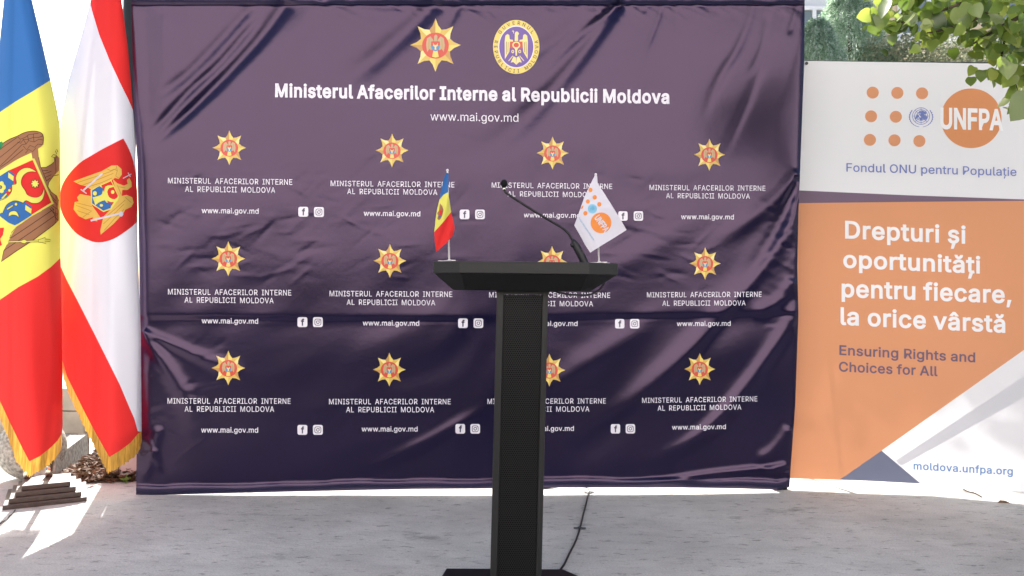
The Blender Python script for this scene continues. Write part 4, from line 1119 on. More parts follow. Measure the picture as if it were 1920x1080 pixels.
# table flags on the lectern
def stick_flag(name, label, top, foot, D, foot_px):
    e = empty(name, P(*foot, D), label, 'flag', 'small flags on the lectern')
    bm = bmesh.new(); add_tube(bm, [P(*top, D), P(*foot, D)], 0.0032, 10)
    bm_obj('stick', bm, M['white_plastic'], e, True)
    bm = bmesh.new()
    bmesh.ops.create_uvsphere(bm, u_segments=10, v_segments=8, radius=0.0048, matrix=Matrix.Translation(P(*top, D)))
    bm_obj('finial', bm, M['white_plastic'], e, True)
    bm = bmesh.new()
    f = P(*foot, D); z0 = tz(f.x, zt)
    for a in (0.4, 0.4 + math.pi / 2):
        add_box(bm, (f.x, D, z0 + 0.0035), (0.085, 0.014, 0.007), rz=a, bev=0.002)
    add_tube(bm, [(f.x, D, z0 + 0.006), (f.x, D, z0 + 0.012)], [0.009, 0.005], 12)
    bm_obj('stand', bm, M['white_plastic'], e)
    return e
DS = 2.92
e1 = stick_flag('table_flag', 'small blue yellow and red striped flag on a white stick at the lectern', (839, 319), (842.5, 502), DS, None)
c4 = lambda x, y: (780 + x / 4, 300 + y / 4)


def small1_D(px, py):
    s = np.clip((px - 814) / 36, 0, 1)
    return DS - 0.008 - 0.016 * np.sin(s * math.pi) - 0.006 * np.sin(s * 9 + py / 14)


def small_surf(fn):
    return lambda px, py, off=0.0: CAM + rays(px, py) * (fn(np.asarray(px, float), np.asarray(py, float)) - off)[..., None]
s1 = small_surf(small1_D)
p = Print()
p.poly(smooth2([c4(*q) for q in [(228, 95), (214, 125), (200, 180), (186, 240), (176, 298)]], 3) + [c4(205, 262), c4(241, 240), c4(244, 160), c4(243, 100)], 0, 0)
p.poly([c4(176, 298), c4(205, 262), c4(241, 240)] + [c4(252, 310), c4(263, 390), c4(205, 465), c4(137, 540), c4(146, 450), c4(158, 370)], 1, 0)
p.poly([c4(137, 540), c4(205, 465), c4(263, 390), c4(276, 440), c4(288, 500), c4(287, 525), c4(278, 566), c4(225, 625), c4(152, 690), c4(140, 600)], 2, 0)
p.lay('cloth', s1, [M['f_blue'], M['f_yellow'], M['f_red']], e1, 4, base=0.0)
p = Print()
p.poly([c4(*q) for q in [(180, 325), (196, 345), (206, 375), (198, 410), (185, 440), (172, 452), (160, 440), (166, 415), (158, 398), (172, 380)]], 0, 0)
p.poly([c4(*q) for q in [(176, 375), (198, 380), (192, 410), (176, 418)]], 1, 1)
p.poly([c4(*q) for q in [(172, 415), (188, 410), (182, 432), (170, 434)]], 2, 1)
p.lay('coat_of_arms', s1, [M['f_brown'], M['f_red'], M['f_blue']], e1, 4)
e2 = stick_flag('table_flag', 'small white flag with orange dots and orange disc on a stick at the lectern', (1117, 327), (1123.5, 504), DS, None)
c5 = lambda x, y: (1060 + x / 5.68, 310 + y / 5.68)


def small2_D(px, py):
    s = (px - 1077) / 97
    return DS - 0.012 - 0.02 * np.sin(np.clip(s, 0, 1) * math.pi) * np.clip((py - 330) / 60, 0, 1) + 0.008 * np.sin((px - 0.5 * py) / 16.0)
s2 = small_surf(small2_D)
p = Print()
p.poly([c5(*q) for q in [(318, 100), (270, 195), (205, 330), (150, 490), (95, 640), (150, 735), (210, 845), (265, 930), (400, 845), (530, 765), (652, 688), (560, 530), (450, 355), (345, 190), (338, 110)]], 0, 0)
p.lay('cloth', s2, [M['f_white']], e2, 3, base=0.0)
p = Print()
for x, y, r in ((268, 262, 21), (313, 340, 22), (240, 385, 21), (362, 415, 22), (213, 510, 22)):
    p.ellipse(*c5(x, y), r / 5.68, (r + 2) / 5.68, 0, 0, 20)
p.poly([c5(*q) for q in [(188, 424), (194, 436), (186, 458), (170, 466), (163, 458)]], 0, 0)
p.ellipse(*c5(380, 612), 110 / 5.68, 110 / 5.68, 0, 0, 40)
p.text("UNFPA", c5(308, 560), c5(420, 716), 11.0, 1, 1, bold=0.03, space=0.92)
ex_, ey_ = c5(288, 462)
p.ellipse(ex_, ey_, 8.6, 9.0, 2, 0, 26)
un_emblem(p, ex_, ey_, 8.2, 3, 1)
p.text("Fondul ONU pentru Populație", c5(138, 560), c5(298, 800), 2.7, 3, 0, bold=0.01)
M['f_orange'] = cloth('orange_flag_print', (0.80, 0.27, 0.06), FT)
M['f_sky'] = cloth('light_blue_flag_print', (0.28, 0.58, 0.74), FT)
M['f_teal'] = cloth('mid_blue_flag_print', (0.16, 0.42, 0.60), FT)
p.lay('logo', s2, [M['f_orange'], M['f_white'], M['f_sky'], M['f_teal']], e2, 3)

# floor cable with tape
q = smooth_path([ground_pt(*a) for a in [(1012, 916), (1030, 916), (1060, 910), (1095, 913), (1103, 922), (1099, 945), (1093, 968), (1088, 990), (1080, 1015), (1070, 1035), (1062, 1052), (1056, 1063), (1040, 1085)]], 6)
bm = bmesh.new(); add_tube(bm, [v + Vector((0, 0, 0.0045 if i % 7 else 0.0055)) for i, v in enumerate(q)], 0.0042, 8)
tag(bm_obj('floor_cable', bm, M['rubber'], None, True), 'thin black cable running on the concrete from the backdrop to the lectern base', 'cable')
for i, (tx, ty, rz, lab) in enumerate(((1104, 923.5, 0.05, 'small grey tape strip over the cable close to the backdrop'), (1087, 992, -0.06, 'small grey tape strip over the cable midway to the lectern'))):
    c = ground_pt(tx, ty)
    V, Fc = [], []
    for k in range(9):
        x = (k / 8 - 0.5) * 0.056
        zz = 0.0045 + 0.0062 * math.exp(-(x / 0.006) ** 2)
        for yy in (-0.015, 0.015):
            V.append((c.x + x * math.cos(rz) - yy * math.sin(rz), c.y + x * math.sin(rz) + yy * math.cos(rz), zz))
    for k in range(8): Fc.append((2 * k, 2 * k + 2, 2 * k + 3, 2 * k + 1))
    tag(raw('tape_strip', V, Fc, M['tape']), lab, 'tape', 'tape strips on the floor cable')

# litter on the concrete in front of the right banner
tw = smooth_path([ground_pt(1806, 918), ground_pt(1815, 923), ground_pt(1828, 926), ground_pt(1840, 933)], 3)
bm = bmesh.new(); add_tube(bm, [v + Vector((0, 0, 0.004)) for v in tw], 0.003, 6)
tag(bm_obj('twig', bm, M['bark'], None, True), 'thin bent twig lying on the concrete at the foot of the right banner', 'twig')
lf = ground_pt(1882, 946)
V = [lf + Vector((x * 0.055, y * 0.055, 0.006 + zz * 0.055)) for x, y, zz in ((-0.6, 0, 0.05), (-0.2, 0.25, 0.25), (0.3, 0.22, 0.2), (0.65, 0, 0.0), (0.3, -0.22, 0.18), (-0.2, -0.25, 0.2), (0, 0, 0.03))]
tag(raw('fallen_leaf', V, [(6, i, (i + 1) % 6) for i in range(6)], M['dead_leaf']), 'single curled brown leaf on the concrete below the right banner', 'leaf')

# ================================================================== FLAGS ON THE LEFT
ST0 = ground_pt(5, 957); ST1 = ground_pt(163, 940)     # front edge of the stepped stand


def flag_surface(L, R, D0, depth, ripple):
    def D(px, py):
        l, r = L(py), R(py)
        s = np.clip((px - l) / (r - l + 1e-6), -0.05, 1.05)
        w = (r - l) / 150.0
        b = np.clip(1 - (2 * s - 1) ** 2, 0, 1) ** 0.72
        return D0 - depth * np.clip(w, 0.25, 1.1) * b - ripple * w * (np.sin(s * 7.0 + py / 170.0) * 0.6 + 0.4 * np.sin(s * 13.0 - py / 110.0)) * b
    return lambda px, py, off=0.0: CAM + rays(px, py) * (D(np.asarray(px, float), np.asarray(py, float)) - off)[..., None]


def flag_cloth(name, L, R, ytop, bounds, ybot, surf, mats, idx, parent, n=64):
    """columns follow the drape; bounds are colour seams (x -> y); bottom edge x -> y"""
    s = np.linspace(0, 1, n)
    def solve(fy):
        y = np.full(n, 400.0)
        for _ in range(60):
            x = L(y) + s * (R(y) - L(y))
            y = y * 0.6 + 0.4 * fy(x)
        return y
    rows = [np.full(n, float(ytop))] + [solve(b) for b in bounds] + [solve(ybot)]
    for i in range(1, len(rows)): rows[i] = np.maximum(rows[i], rows[i - 1] + 0.01)
    for i in range(len(rows) - 2, -1, -1): rows[i] = np.minimum(rows[i], rows[-1] - 0.02 * (len(rows) - 1 - i))
    Y, mi = [], []
    for i in range(len(rows) - 1):
        k = max(2, int(np.max(rows[i + 1] - rows[i]) / 7))
        for j in range(k):
            Y.append(rows[i] + (rows[i + 1] - rows[i]) * j / k); mi.append(idx[i])
    Y.append(rows[-1])
    Y = np.array(Y); X = L(Y) + s[None, :] * (R(Y) - L(Y))
    grid_mesh(name, X, Y, surf, mats, parent, lambda a, b: np.repeat(np.array(mi)[:, None], n - 1, 1))
    return X[-1], rows[-1]


def fringe(name, inner, outer, surf, parent, n=110):
    """gold fringe: threads from the hem to an uneven lower edge"""
    def resample(p, m):
        p = np.array(p, float); d = np.concatenate([[0], np.cumsum(np.linalg.norm(np.diff(p, axis=0), axis=1))])
        t = np.linspace(0, d[-1], m); return np.stack([np.interp(t, d, p[:, 0]), np.interp(t, d, p[:, 1])], -1)
    a, b = resample(inner, n), resample(outer, n)
    V2, Fc = [], []
    for i in range(n - 1):
        k = len(V2); e = random.uniform(0.90, 1.06); e2 = e * random.uniform(0.97, 1.03)
        off = random.uniform(-0.003, 0.003)
        pts = [a[i], a[i + 1], (a[i + 1] + b[i + 1]) / 2, a[i + 1] + (b[i + 1] - a[i + 1]) * e2, a[i] + (b[i] - a[i]) * e, (a[i] + b[i]) / 2]
        V2 += [(x, y, (0.0015 if q in (0, 1) else 0.002 + off * (1 if q in (2, 5) else 1.6))) for q, (x, y) in enumerate(pts)]
        Fc += [(k, k + 1, k + 2, k + 5), (k + 5, k + 2, k + 3, k + 4)]
    V2 = np.array(V2)
    return raw(name, surf(V2[:, 0], V2[:, 1], V2[:, 2]), Fc, [M['fringe']], parent)


# --- national flag
L1 = interp([(26, -170), (20, -100), (7, 0), (-3, 100), (-20, 220), (-34, 350), (-40, 600), (-42, 700), (-36, 780), (-30, 900)])
R1 = interp([(40, -170), (46, -100), (60, 0), (78, 75), (95, 150), (106, 200), (112, 232), (113, 300), (113, 480), (115, 520), (117, 690), (117.5, 800), (115, 820), (113, 900)])
D1 = 4.02
surf1 = flag_surface(L1, R1, D1, 0.16, 0.016)
pole1_foot, pole1_top = P(51, 906, 4.16), P(28, -150, 4.03)
fl1 = empty('flag', (pole1_foot.x, pole1_foot.y, pole1_foot.z), 'tall blue, yellow and red flag with brown eagle coat of arms on its yellow band', 'flag', 'tall flags on the stepped stand')
yb1 = interp([(-60, 250), (0, 210), (30, 190), (60, 172), (95, 150), (120, 132)], 0)
yr1 = interp([(-60, 600), (0, 562), (35, 538), (70, 519), (95, 501), (113, 484), (125, 470)], 0)
bot1 = interp([(-60, 640), (-40, 674), (0, 752), (20, 795), (42, 840), (55, 865), (75, 855), (95, 839), (108, 826), (116, 812), (125, 800)], 0)
bx, by = flag_cloth('cloth', L1, R1, -170, [yb1, yr1], bot1, surf1, [M['f_blue'], M['f_yellow'], M['f_red']], [0, 1, 2], fl1)
fringe('fringe', [(-30, 692), (0, 752), (20, 795), (42, 840), (55, 865), (75, 855), (95, 839), (108, 826), (116, 812)],
       [(-36, 722), (-8, 766), (17, 826), (30, 866), (54, 894), (82, 880), (98, 868), (112, 850), (116, 836)], surf1, fl1, 120)
g1 = lambda x, y: (x / 4, 220 + y / 4)          # tracing scales
g7 = lambda x, y: (x / 5.4, 300 + y / 5.4)
A7 = lambda pts: [g7(*q) for q in pts]
A1 = lambda pts: [g1(*q) for q in pts]
p = Print()
BR, LN, YE, RE, BL, GR = 0, 1, 2, 3, 4, 5
wing_u = [(-160, 470), (-120, 330), (0, 215), (60, 170), (130, 140), (190, 112), (260, 103), (310, 118), (326, 150), (322, 205), (290, 232), (240, 262), (120, 320), (0, 398), (-100, 470)]
p.poly(A1(smooth2(wing_u, 3)), BR, 0)
p.stroke(A1(smooth2(wing_u[1:10], 4)), 1.3, LN, 1)
for ln in ([(130, 150), (0, 240), (-100, 320)], [(155, 175), (0, 300), (-100, 370)], [(165, 205), (0, 365), (-60, 400)], [(175, 240), (60, 335), (0, 375)]):
    p.stroke(A1(smooth2(ln, 3)), 1.0, LN, 1)
for ln in ([(135, 145), (150, 165), (190, 150), (215, 130), (250, 125), (290, 118)], [(130, 185), (155, 195), (175, 165), (210, 165), (250, 150), (290, 150), (320, 140)],
           [(165, 205), (195, 200), (215, 175), (255, 185), (290, 165), (322, 170)], [(175, 215), (200, 245), (225, 210), (260, 225), (285, 200), (318, 205)], [(190, 270), (215, 240), (245, 258), (270, 228)],
           [(205, 135), (215, 175)], [(250, 125), (255, 185)], [(175, 165), (195, 200)]):
    p.stroke(A1(ln), 0.9, LN, 1)
# neck and head
neck = [(235, 262), (285, 235), (290, 300), (305, 375), (345, 375), (390, 350), (410, 330), (405, 300), (425, 285), (445, 305), (442, 400), (400, 440), (365, 490), (360, 520), (385, 560), (425, 590), (440, 625), (436, 690), (420, 720), (330, 780), (300, 640)]
p.poly(A1(neck), BR, 1)
p.stroke(A1([(290, 300), (305, 375), (345, 375), (390, 350), (410, 330), (405, 300), (385, 295), (400, 280), (425, 285)]), 1.1, LN, 2)
p.stroke(A1([(440, 430), (400, 440), (365, 490), (360, 520), (385, 560), (425, 590), (440, 625)]), 1.1, LN, 2)
for ln in ([(320, 400), (360, 398)], [(328, 425), (385, 405)], [(340, 450), (385, 430)], [(350, 475), (380, 455)], [(310, 380), (350, 480)], [(375, 575), (420, 630)], [(385, 610), (430, 655)], [(390, 660), (432, 690)], [(415, 250), (425, 275)], [(435, 262), (425, 240)]):
    p.stroke(A1(ln), 1.0, LN, 2)
# lower wing
wl = [(530, 455), (590, 500), (590, 600), (540, 660), (460, 720), (330, 815), (160, 925), (10, 1030), (35, 920), (110, 775), (160, 680), (320, 570)]
p.poly(A7(wl), BR, 1)
p.stroke(A7([(590, 500), (590, 610), (540, 660), (460, 720), (330, 815), (160, 925), (12, 1028), (40, 915)]), 1.3, LN, 2)
for ln in ([(560, 560), (330, 720), (40, 915)], [(540, 500), (320, 650), (110, 790)], [(100, 790), (115, 740), (155, 690)]):
    p.stroke(A7(smooth2(ln, 3)), 1.2, LN, 2)
for ln in ([(520, 480), (545, 500), (540, 530), (580, 545), (560, 580), (585, 610)], [(505, 490), (530, 520), (560, 560)]):
    p.stroke(A7(ln), 1.4, LN, 2)
# shield
sh = [(-30, 165), (330, -15), (350, -15), (545, 440), (320, 570), (190, 660), (150, 685), (80, 655), (-30, 560)]
p.poly(A7(sh), YE, 3)
p.poly(A7([(-30, 185), (85, 108), (330, 0), (520, 430), (310, 560), (60, 420)]), RE, 4)
p.poly(A7([(-30, 180), (85, 108), (145, 140), (140, 240), (60, 330), (110, 405), (250, 420), (320, 475), (318, 560), (185, 645), (150, 662), (85, 635), (-30, 545)]), BL, 5)
p.poly(A7([(85, 125), (140, 165), (135, 215), (82, 178)]), YE, 6)
p.poly(A7([(258, 455), (320, 495), (315, 545), (255, 505)]), YE, 6)
# aurochs head, horns, star
p.poly(A7(smooth2([(-30, 410), (60, 380), (115, 320), (118, 250), (165, 240), (158, 180), (185, 120), (235, 85), (300, 80), (365, 118), (320, 118), (270, 130), (232, 165), (215, 215), (222, 262), (255, 310), (275, 350), (330, 375), (385, 375), (425, 345), (445, 290), (450, 340), (430, 400), (385, 435), (320, 435), (265, 410), (235, 435), (195, 420), (150, 412), (100, 430), (60, 465), (30, 530), (-30, 545)], 2)), YE, 7)
p.stroke(A7(smooth2([(118, 250), (165, 240), (158, 180), (185, 120), (235, 85), (300, 80), (370, 120), (320, 118), (270, 130), (232, 165), (215, 215), (222, 262), (255, 310), (275, 350), (330, 375), (385, 375), (425, 345), (445, 290), (450, 340), (430, 400), (385, 435), (320, 435), (265, 410), (235, 435)], 3)), 0.8, LN, 8)
p.stroke(A7(smooth2([(-20, 415), (60, 385), (115, 320), (118, 250)], 3)), 0.9, LN, 8)
p.stroke(A7(smooth2([(235, 435), (195, 420), (150, 412), (100, 430), (60, 465), (30, 530)], 3)), 0.9, LN, 8)
for ca in ((355, 240),):
    pts = [(ca[0] + (44 if k % 2 == 0 else 26) * math.cos(k * math.pi / 8), ca[1] + (44 if k % 2 == 0 else 26) * math.sin(k * math.pi / 8)) for k in range(16)]
    p.poly(A7([(ca[0] + (x - ca[0]) * 1.25, ca[1] + (y - ca[1]) * 1.25) for x, y in pts]), LN, 8); p.poly(A7(pts), YE, 9)
for k in range(5):
    a = k * 2 * math.pi / 5
    p.ellipse(*g7(8 + 28 * math.cos(a), 275 + 36 * math.sin(a)), 4.2, 5, YE, 6, 14)
p.ellipse(*g7(5, 275), 3, 3.4, LN, 7, 14, hole=0.6)
for b_ in ([(10, 385), (60, 335), (75, 345), (30, 395)], [(70, 490), (125, 455), (132, 468), (75, 505)]):
    p.poly(A7(b_), YE, 7); p.stroke(A7(b_), 0.7, LN, 8, closed=True)
for cc in ((95, 308), (162, 448)):
    p.ellipse(*g7(*cc), 3.0, 3.2, YE, 7, 14); p.ellipse(*g7(*cc), 3.2, 3.4, LN, 8, 14, hole=0.8)
cr_ = smooth2([(85, 575), (92, 535), (130, 515), (170, 525), (192, 580), (165, 562), (130, 555), (105, 562)], 3)
p.poly(A7(cr_), YE, 7); p.stroke(A7(cr_), 0.8, LN, 8, closed=True)
# sceptre, laurel
p.poly(A7([(80, 822), (210, 818), (235, 808), (250, 805), (270, 818), (390, 810), (390, 828), (270, 832), (250, 845), (230, 842), (210, 832), (80, 836)]), YE, 4)
p.stroke(A7([(80, 822), (210, 818), (235, 808), (250, 805), (270, 818), (390, 810), (390, 828), (270, 832), (250, 845), (230, 842), (210, 832), (80, 836)]), 0.7, LN, 5, closed=True)
p.poly(A7([(390, 805), (430, 795), (462, 780), (458, 800), (510, 805), (505, 825), (458, 828), (468, 850), (430, 835), (390, 832)]), YE, 4)
p.stroke(A7([(390, 805), (430, 795), (462, 780), (458, 800), (510, 805), (505, 825), (458, 828), (468, 850), (430, 835), (390, 832)]), 0.8, LN, 5, closed=True)
p.ellipse(*g7(62, 835), 4.3, 4.0, YE, 5, 16)
p.poly(A7([(-30, 690), (40, 685), (30, 760), (0, 800), (20, 860), (-30, 890)]), RE, 3)
p.poly(A7([(60, 670), (160, 685), (110, 760), (95, 800), (40, 830), (10, 800)]), YE, 2)
p.poly(A1([(-30, 200), (10, 180), (25, 195), (15, 225), (-30, 260)]), GR, 2)
p.lay('coat_of_arms', surf1, [M['f_brown'], M['f_line'], M['f_yellow'], M['f_red'], M['f_blue'], M['f_green']], fl1, 4, base=0.002, step=0.0005)
bm = bmesh.new(); add_tube(bm, [pole1_foot, pole1_top], 0.0125, 14)
bm_obj('pole', bm, M['chrome'], fl1, True)

# --- white flag with red edges
L2 = interp([(200, -170), (190, -100), (170, 0), (150, 75), (128, 150), (116, 215), (112, 240), (111, 480), (114, 560), (116, 690), (117, 900)])
R2 = interp([(212, -170), (218, -100), (228, 0), (240, 90), (247, 170), (251, 225), (256, 330), (259, 480), (264, 620), (265.5, 800), (265, 900)])
D2 = 4.16
surf2 = flag_surface(L2, R2, D2, 0.13, 0.012)
pole2_foot, pole2_top = P(92, 902, 4.20), P(203, -150, 4.14)
fl2 = empty('flag', tuple(pole2_foot), 'tall white flag with red bands and red shield, next to the dark backdrop', 'flag', 'tall flags on the stepped stand')
yt2 = interp([(100, -150), (160, -60), (168, 0), (172, 18), (186, 65), (205, 112), (225, 155), (240, 185), (250, 208), (262, 240)], 0)
yw2 = interp([(100, 470), (113, 498), (125, 525), (150, 573), (180, 632), (205, 682), (225, 722), (243, 765), (252, 785), (258, 808), (270, 812)], 0)
bot2 = interp([(100, 650), (117, 688), (140, 735), (165, 785), (185, 822), (205, 857), (225, 845), (245, 830), (258, 814), (265.5, 806), (270, 800)], 0)
flag_cloth('cloth', L2, R2, -170, [yt2, yw2], bot2, surf2, [M['f_red'], M['f_white'], M['f_red']], [0, 1, 2], fl2)
fringe('fringe', [(117, 676), (126, 706), (140, 735), (165, 785), (185, 822), (205, 857), (225, 845), (245, 830), (258, 814), (265, 808)],
       [(114, 680), (120, 712), (130, 742), (158, 802), (176, 836), (202, 887), (228, 874), (247, 862), (262, 845), (266, 826)], surf2, fl2, 120)
p = Print()
p.poly(A1(smooth2([(925, 158), (780, 232), (680, 290), (600, 340), (510, 435), (460, 530), (448, 640), (480, 750), (560, 858), (650, 915), (740, 938), (850, 912), (960, 842), (1028, 785)], 4) + [(1032, 700), (1030, 560), (1020, 430)] + smooth2([(1018, 420), (1002, 335), (968, 240), (925, 158)], 3)), 0, 0)
p.lay('shield', surf2, [M['f_red']], fl2, 4, base=0.0015, step=0.0005)
p = Print()
GO, DG, R_, B_, WH, Y_ = 0, 1, 2, 3, 4, 5
wu = [(550, 480), (660, 440), (760, 405), (835, 362), (880, 360), (912, 388), (914, 430), (890, 462), (862, 455), (830, 478), (760, 510), (690, 545), (640, 515), (600, 505)]
p.poly(A1(wu), GO, 0)
for ln in ([(580, 490), (700, 450), (820, 410), (870, 385)], [(620, 508), (740, 465), (850, 420)], [(660, 522), (760, 490), (840, 455)], [(800, 385), (830, 400), (855, 390), (880, 400)], [(870, 360), (880, 400), (868, 440), (890, 455)]):
    p.stroke(A1(ln), 1.0, DG, 1)
nk = [(845, 462), (880, 495), (930, 512), (958, 500), (952, 470), (970, 455), (986, 485), (988, 520), (955, 545), (918, 545), (912, 590), (950, 582), (992, 600), (1002, 640), (985, 672), (940, 692), (925, 720), (850, 800), (755, 880), (752, 850), (775, 745), (830, 690), (880, 600)]
p.poly(A1(nk), GO, 0)
for ln in ([(780, 850), (850, 770), (930, 690)], [(775, 800), (850, 730), (930, 650)], [(790, 750), (860, 690), (940, 620)], [(940, 600), (985, 640)], [(890, 520), (940, 530)], [(880, 510), (910, 580)]):
    p.stroke(A1(ln), 1.0, DG, 1)
p.poly(A1([(680, 590), (600, 575), (578, 600), (590, 630), (560, 635), (552, 690), (590, 740), (640, 765), (700, 750), (720, 700), (730, 780), (690, 770), (760, 760), (690, 660)]), GO, 0)
for ln in ([(570, 660), (680, 700)], [(580, 700), (670, 730)], [(570, 640), (690, 670)], [(620, 750), (690, 700)]):
    p.stroke(A1(ln), 0.9, DG, 1)
p.poly(A1([(680, 545), (745, 510), (835, 470), (895, 600), (835, 690), (775, 710), (685, 650)]), Y_, 2)
p.poly(A1([(760, 510), (832, 478), (885, 590), (825, 680), (790, 590)]), R_, 3)
p.poly(A1([(690, 548), (745, 515), (775, 535), (760, 590), (800, 640), (832, 640), (830, 680), (775, 700), (690, 645)]), B_, 4)
p.poly(A1(smooth2([(695, 600), (750, 585), (780, 560), (790, 520), (830, 508), (860, 520), (820, 530), (805, 560), (820, 600), (860, 615), (888, 595), (880, 630), (830, 635), (790, 620), (740, 640), (715, 660)], 2)), Y_, 5)
p.ellipse(*g1(845, 560), 3.2, 3.6, Y_, 5, 12)
p.ellipse(*g1(712, 570), 3.8, 4.2, Y_, 6, 12); p.ellipse(*g1(760, 660), 3.2, 2.6, Y_, 6, 12)
p.stroke(A1([(768, 420), (625, 548)]), 3.2, WH, 2); p.stroke(A1([(605, 540), (650, 572)]), 2.0, WH, 2)
p.stroke(A1([(680, 775), (905, 720)]), 3.4, WH, 2); p.ellipse(*g1(908, 725), 4.2, 5.0, WH, 3, 14)
p.stroke(A1([(922, 458), (985, 425)]), 1.6, WH, 2); p.stroke(A1([(960, 415), (978, 446)]), 1.6, WH, 2)
p.lay('eagle_emblem', surf2, [M['f_gold'], M['f_dgold'], M['f_red'], M['f_blue'], M['f_pale'], M['f_yellow']], fl2, 4, base=0.0025, step=0.0005)
bm = bmesh.new(); add_tube(bm, [pole2_foot, pole2_top], 0.0125, 14)
bm_obj('pole', bm, M['chrome'], fl2, True)

# --- stepped stand
ang = math.atan2(ST1.y - ST0.y, ST1.x - ST0.x)
wid = (ST1 - ST0).length
st = empty('flag_stand', (ST0 + ST1) / 2, 'dark brown stepped wooden base holding the two tall flags', 'flag stand')
ex = Vector((math.cos(ang), math.sin(ang), 0)); ey = Vector((-math.sin(ang), math.cos(ang), 0))
ctr = (ST0 + ST1) / 2 + ey * 0.18
for i in range(4):
    bm = bmesh.new()
    w = wid - 0.049 * i; d = 0.36 - 0.049 * i
    add_box(bm, (ctr.x, ctr.y, 0.0115 + 0.0235 * i), (w, d, 0.0232), rz=ang, bev=0.002)
    bm_obj('step', bm, M['wood_dark'], st)
ztop = 0.0235 * 4
for f in (pole1_foot, pole2_foot):
    bm = bmesh.new(); add_tube(bm, [(f.x, f.y, ztop - 0.002), (f.x, f.y, ztop + 0.05)], 0.018, 16)
    bm_obj('socket', bm, M['chrome'], st, True)

# ================================================================== LEFT BACKGROUND
c = P(60, 866, 4.55)
bm = bmesh.new()
bmesh.ops.create_uvsphere(bm, u_segments=40, v_segments=28, radius=0.176)
for v in bm.verts: v.co = v.co + Vector((c.x, c.y, 0.172))
tag(bm_obj('stone_ball', bm, M['granite'], None, True), 'speckled grey granite ball resting on the paving behind the flag stand', 'stone ball')

wy = 5.9
x0, x1 = P(-420, 800, wy).x, P(158, 800, wy).x
wt = 1.1 - (730 - 536) / F * wy
wl_ = empty('garden_wall', ((x0 + x1) / 2, wy, 0), 'low beige concrete block wall behind the flag stand', 'wall')
bm = bmesh.new()
xs = x1
row_h = wt / 2
k = 0
for r in range(2):
    xs = x1 - 0.0
    while xs > x0:
        L_ = 0.48 if not (r == 1 and xs == x1) else 0.26
        add_box(bm, (xs - L_ / 2, wy + 0.1, row_h * (r + 0.5)), (L_ - 0.006, 0.2, row_h - 0.006), bev=0.006)
        xs -= L_
bm_obj('blocks', bm, M['concrete_wall'], wl_)
bm = bmesh.new()
cp = smooth_path([P(-60, 833, wy - 0.03), P(0, 832, wy - 0.03), P(60, 829, wy - 0.03), P(110, 828, wy - 0.03), P(140, 825, wy - 0.03), P(160, 829, wy - 0.02), P(176, 838, wy - 0.02), P(190, 850, wy - 0.02)], 5)
add_tube(bm, cp, 0.009, 8)
tag(bm_obj('wall_cable', bm, M['rubber'], None, True), 'black cable strung along the foot of the low beige wall', 'cable')

ka, kb = ground_pt(100, 908), ground_pt(165, 852)
kd = (kb - ka).normalized(); kn = Vector((-kd.y, kd.x, 0))
bm = bmesh.new()
L_ = (kb - ka).length
mid = (ka + kb) / 2 + kn * 0.05
add_box(bm, (mid.x, mid.y, 0.065), (L_, 0.10, 0.13), rz=math.atan2(kd.y, kd.x), bev=0.008)
kerb = bm_obj('kerb_stone', bm, M['kerb'])
tag(kerb, 'worn grey concrete kerb edging the bed of dead leaves', 'kerb')

bx0, bx1 = ka, ground_pt(262, 905)
bed = [ka + Vector((0.02, 0.0, 0)), ground_pt(140, 907), ground_pt(200, 906), ground_pt(262, 903), ground_pt(270, 850), kb + Vector((0.05, 0.1, 0))]
raw_bed = raw('planting_bed', [(v.x, v.y, 0.006) for v in bed], [tuple(range(len(bed)))], M['soil'])
tag(raw_bed, kind='structure')
V, Fc = [], []


def inside(pt, poly):
    x, y = pt; r = False
    for i in range(len(poly)):
        a, b = poly[i], poly[i - 1]
        if (a[1] > y) != (b[1] > y) and x < (b[0] - a[0]) * (y - a[1]) / (b[1] - a[1]) + a[0]: r = not r
    return r
bp2 = [(v.x, v.y) for v in bed]
cnt = 0
while cnt < 1500:
    x, y = random.uniform(-3.2, -1.6), random.uniform(4.2, 5.9)
    if not inside((x, y), bp2): continue
    cnt += 1
    s = random.uniform(0.012, 0.034); a = random.uniform(0, 6.28); tl = random.uniform(-0.5, 0.5)
    R_m = Matrix.Rotation(a, 3, 'Z') @ Matrix.Rotation(tl, 3, 'X') @ Matrix.Rotation(random.uniform(-0.5, 0.5), 3, 'Y')
    z0 = 0.012 + random.random() ** 2 * 0.05
    pts = [(-1, 0, 0), (-0.3, -0.5, 0.15), (0.6, -0.35, 0.1), (1.1, 0, -0.1), (0.5, 0.4, 0.15), (-0.4, 0.5, 0.1)]
    n = len(V)
    V += [R_m @ Vector(q) * s + Vector((x, y, z0)) for q in pts]
    Fc += [(n, n + 1, n + 2, n + 3), (n, n + 3, n + 4, n + 5)]
tag(raw('leaf_litter', V, Fc, M['dead_leaf']), kind='stuff')

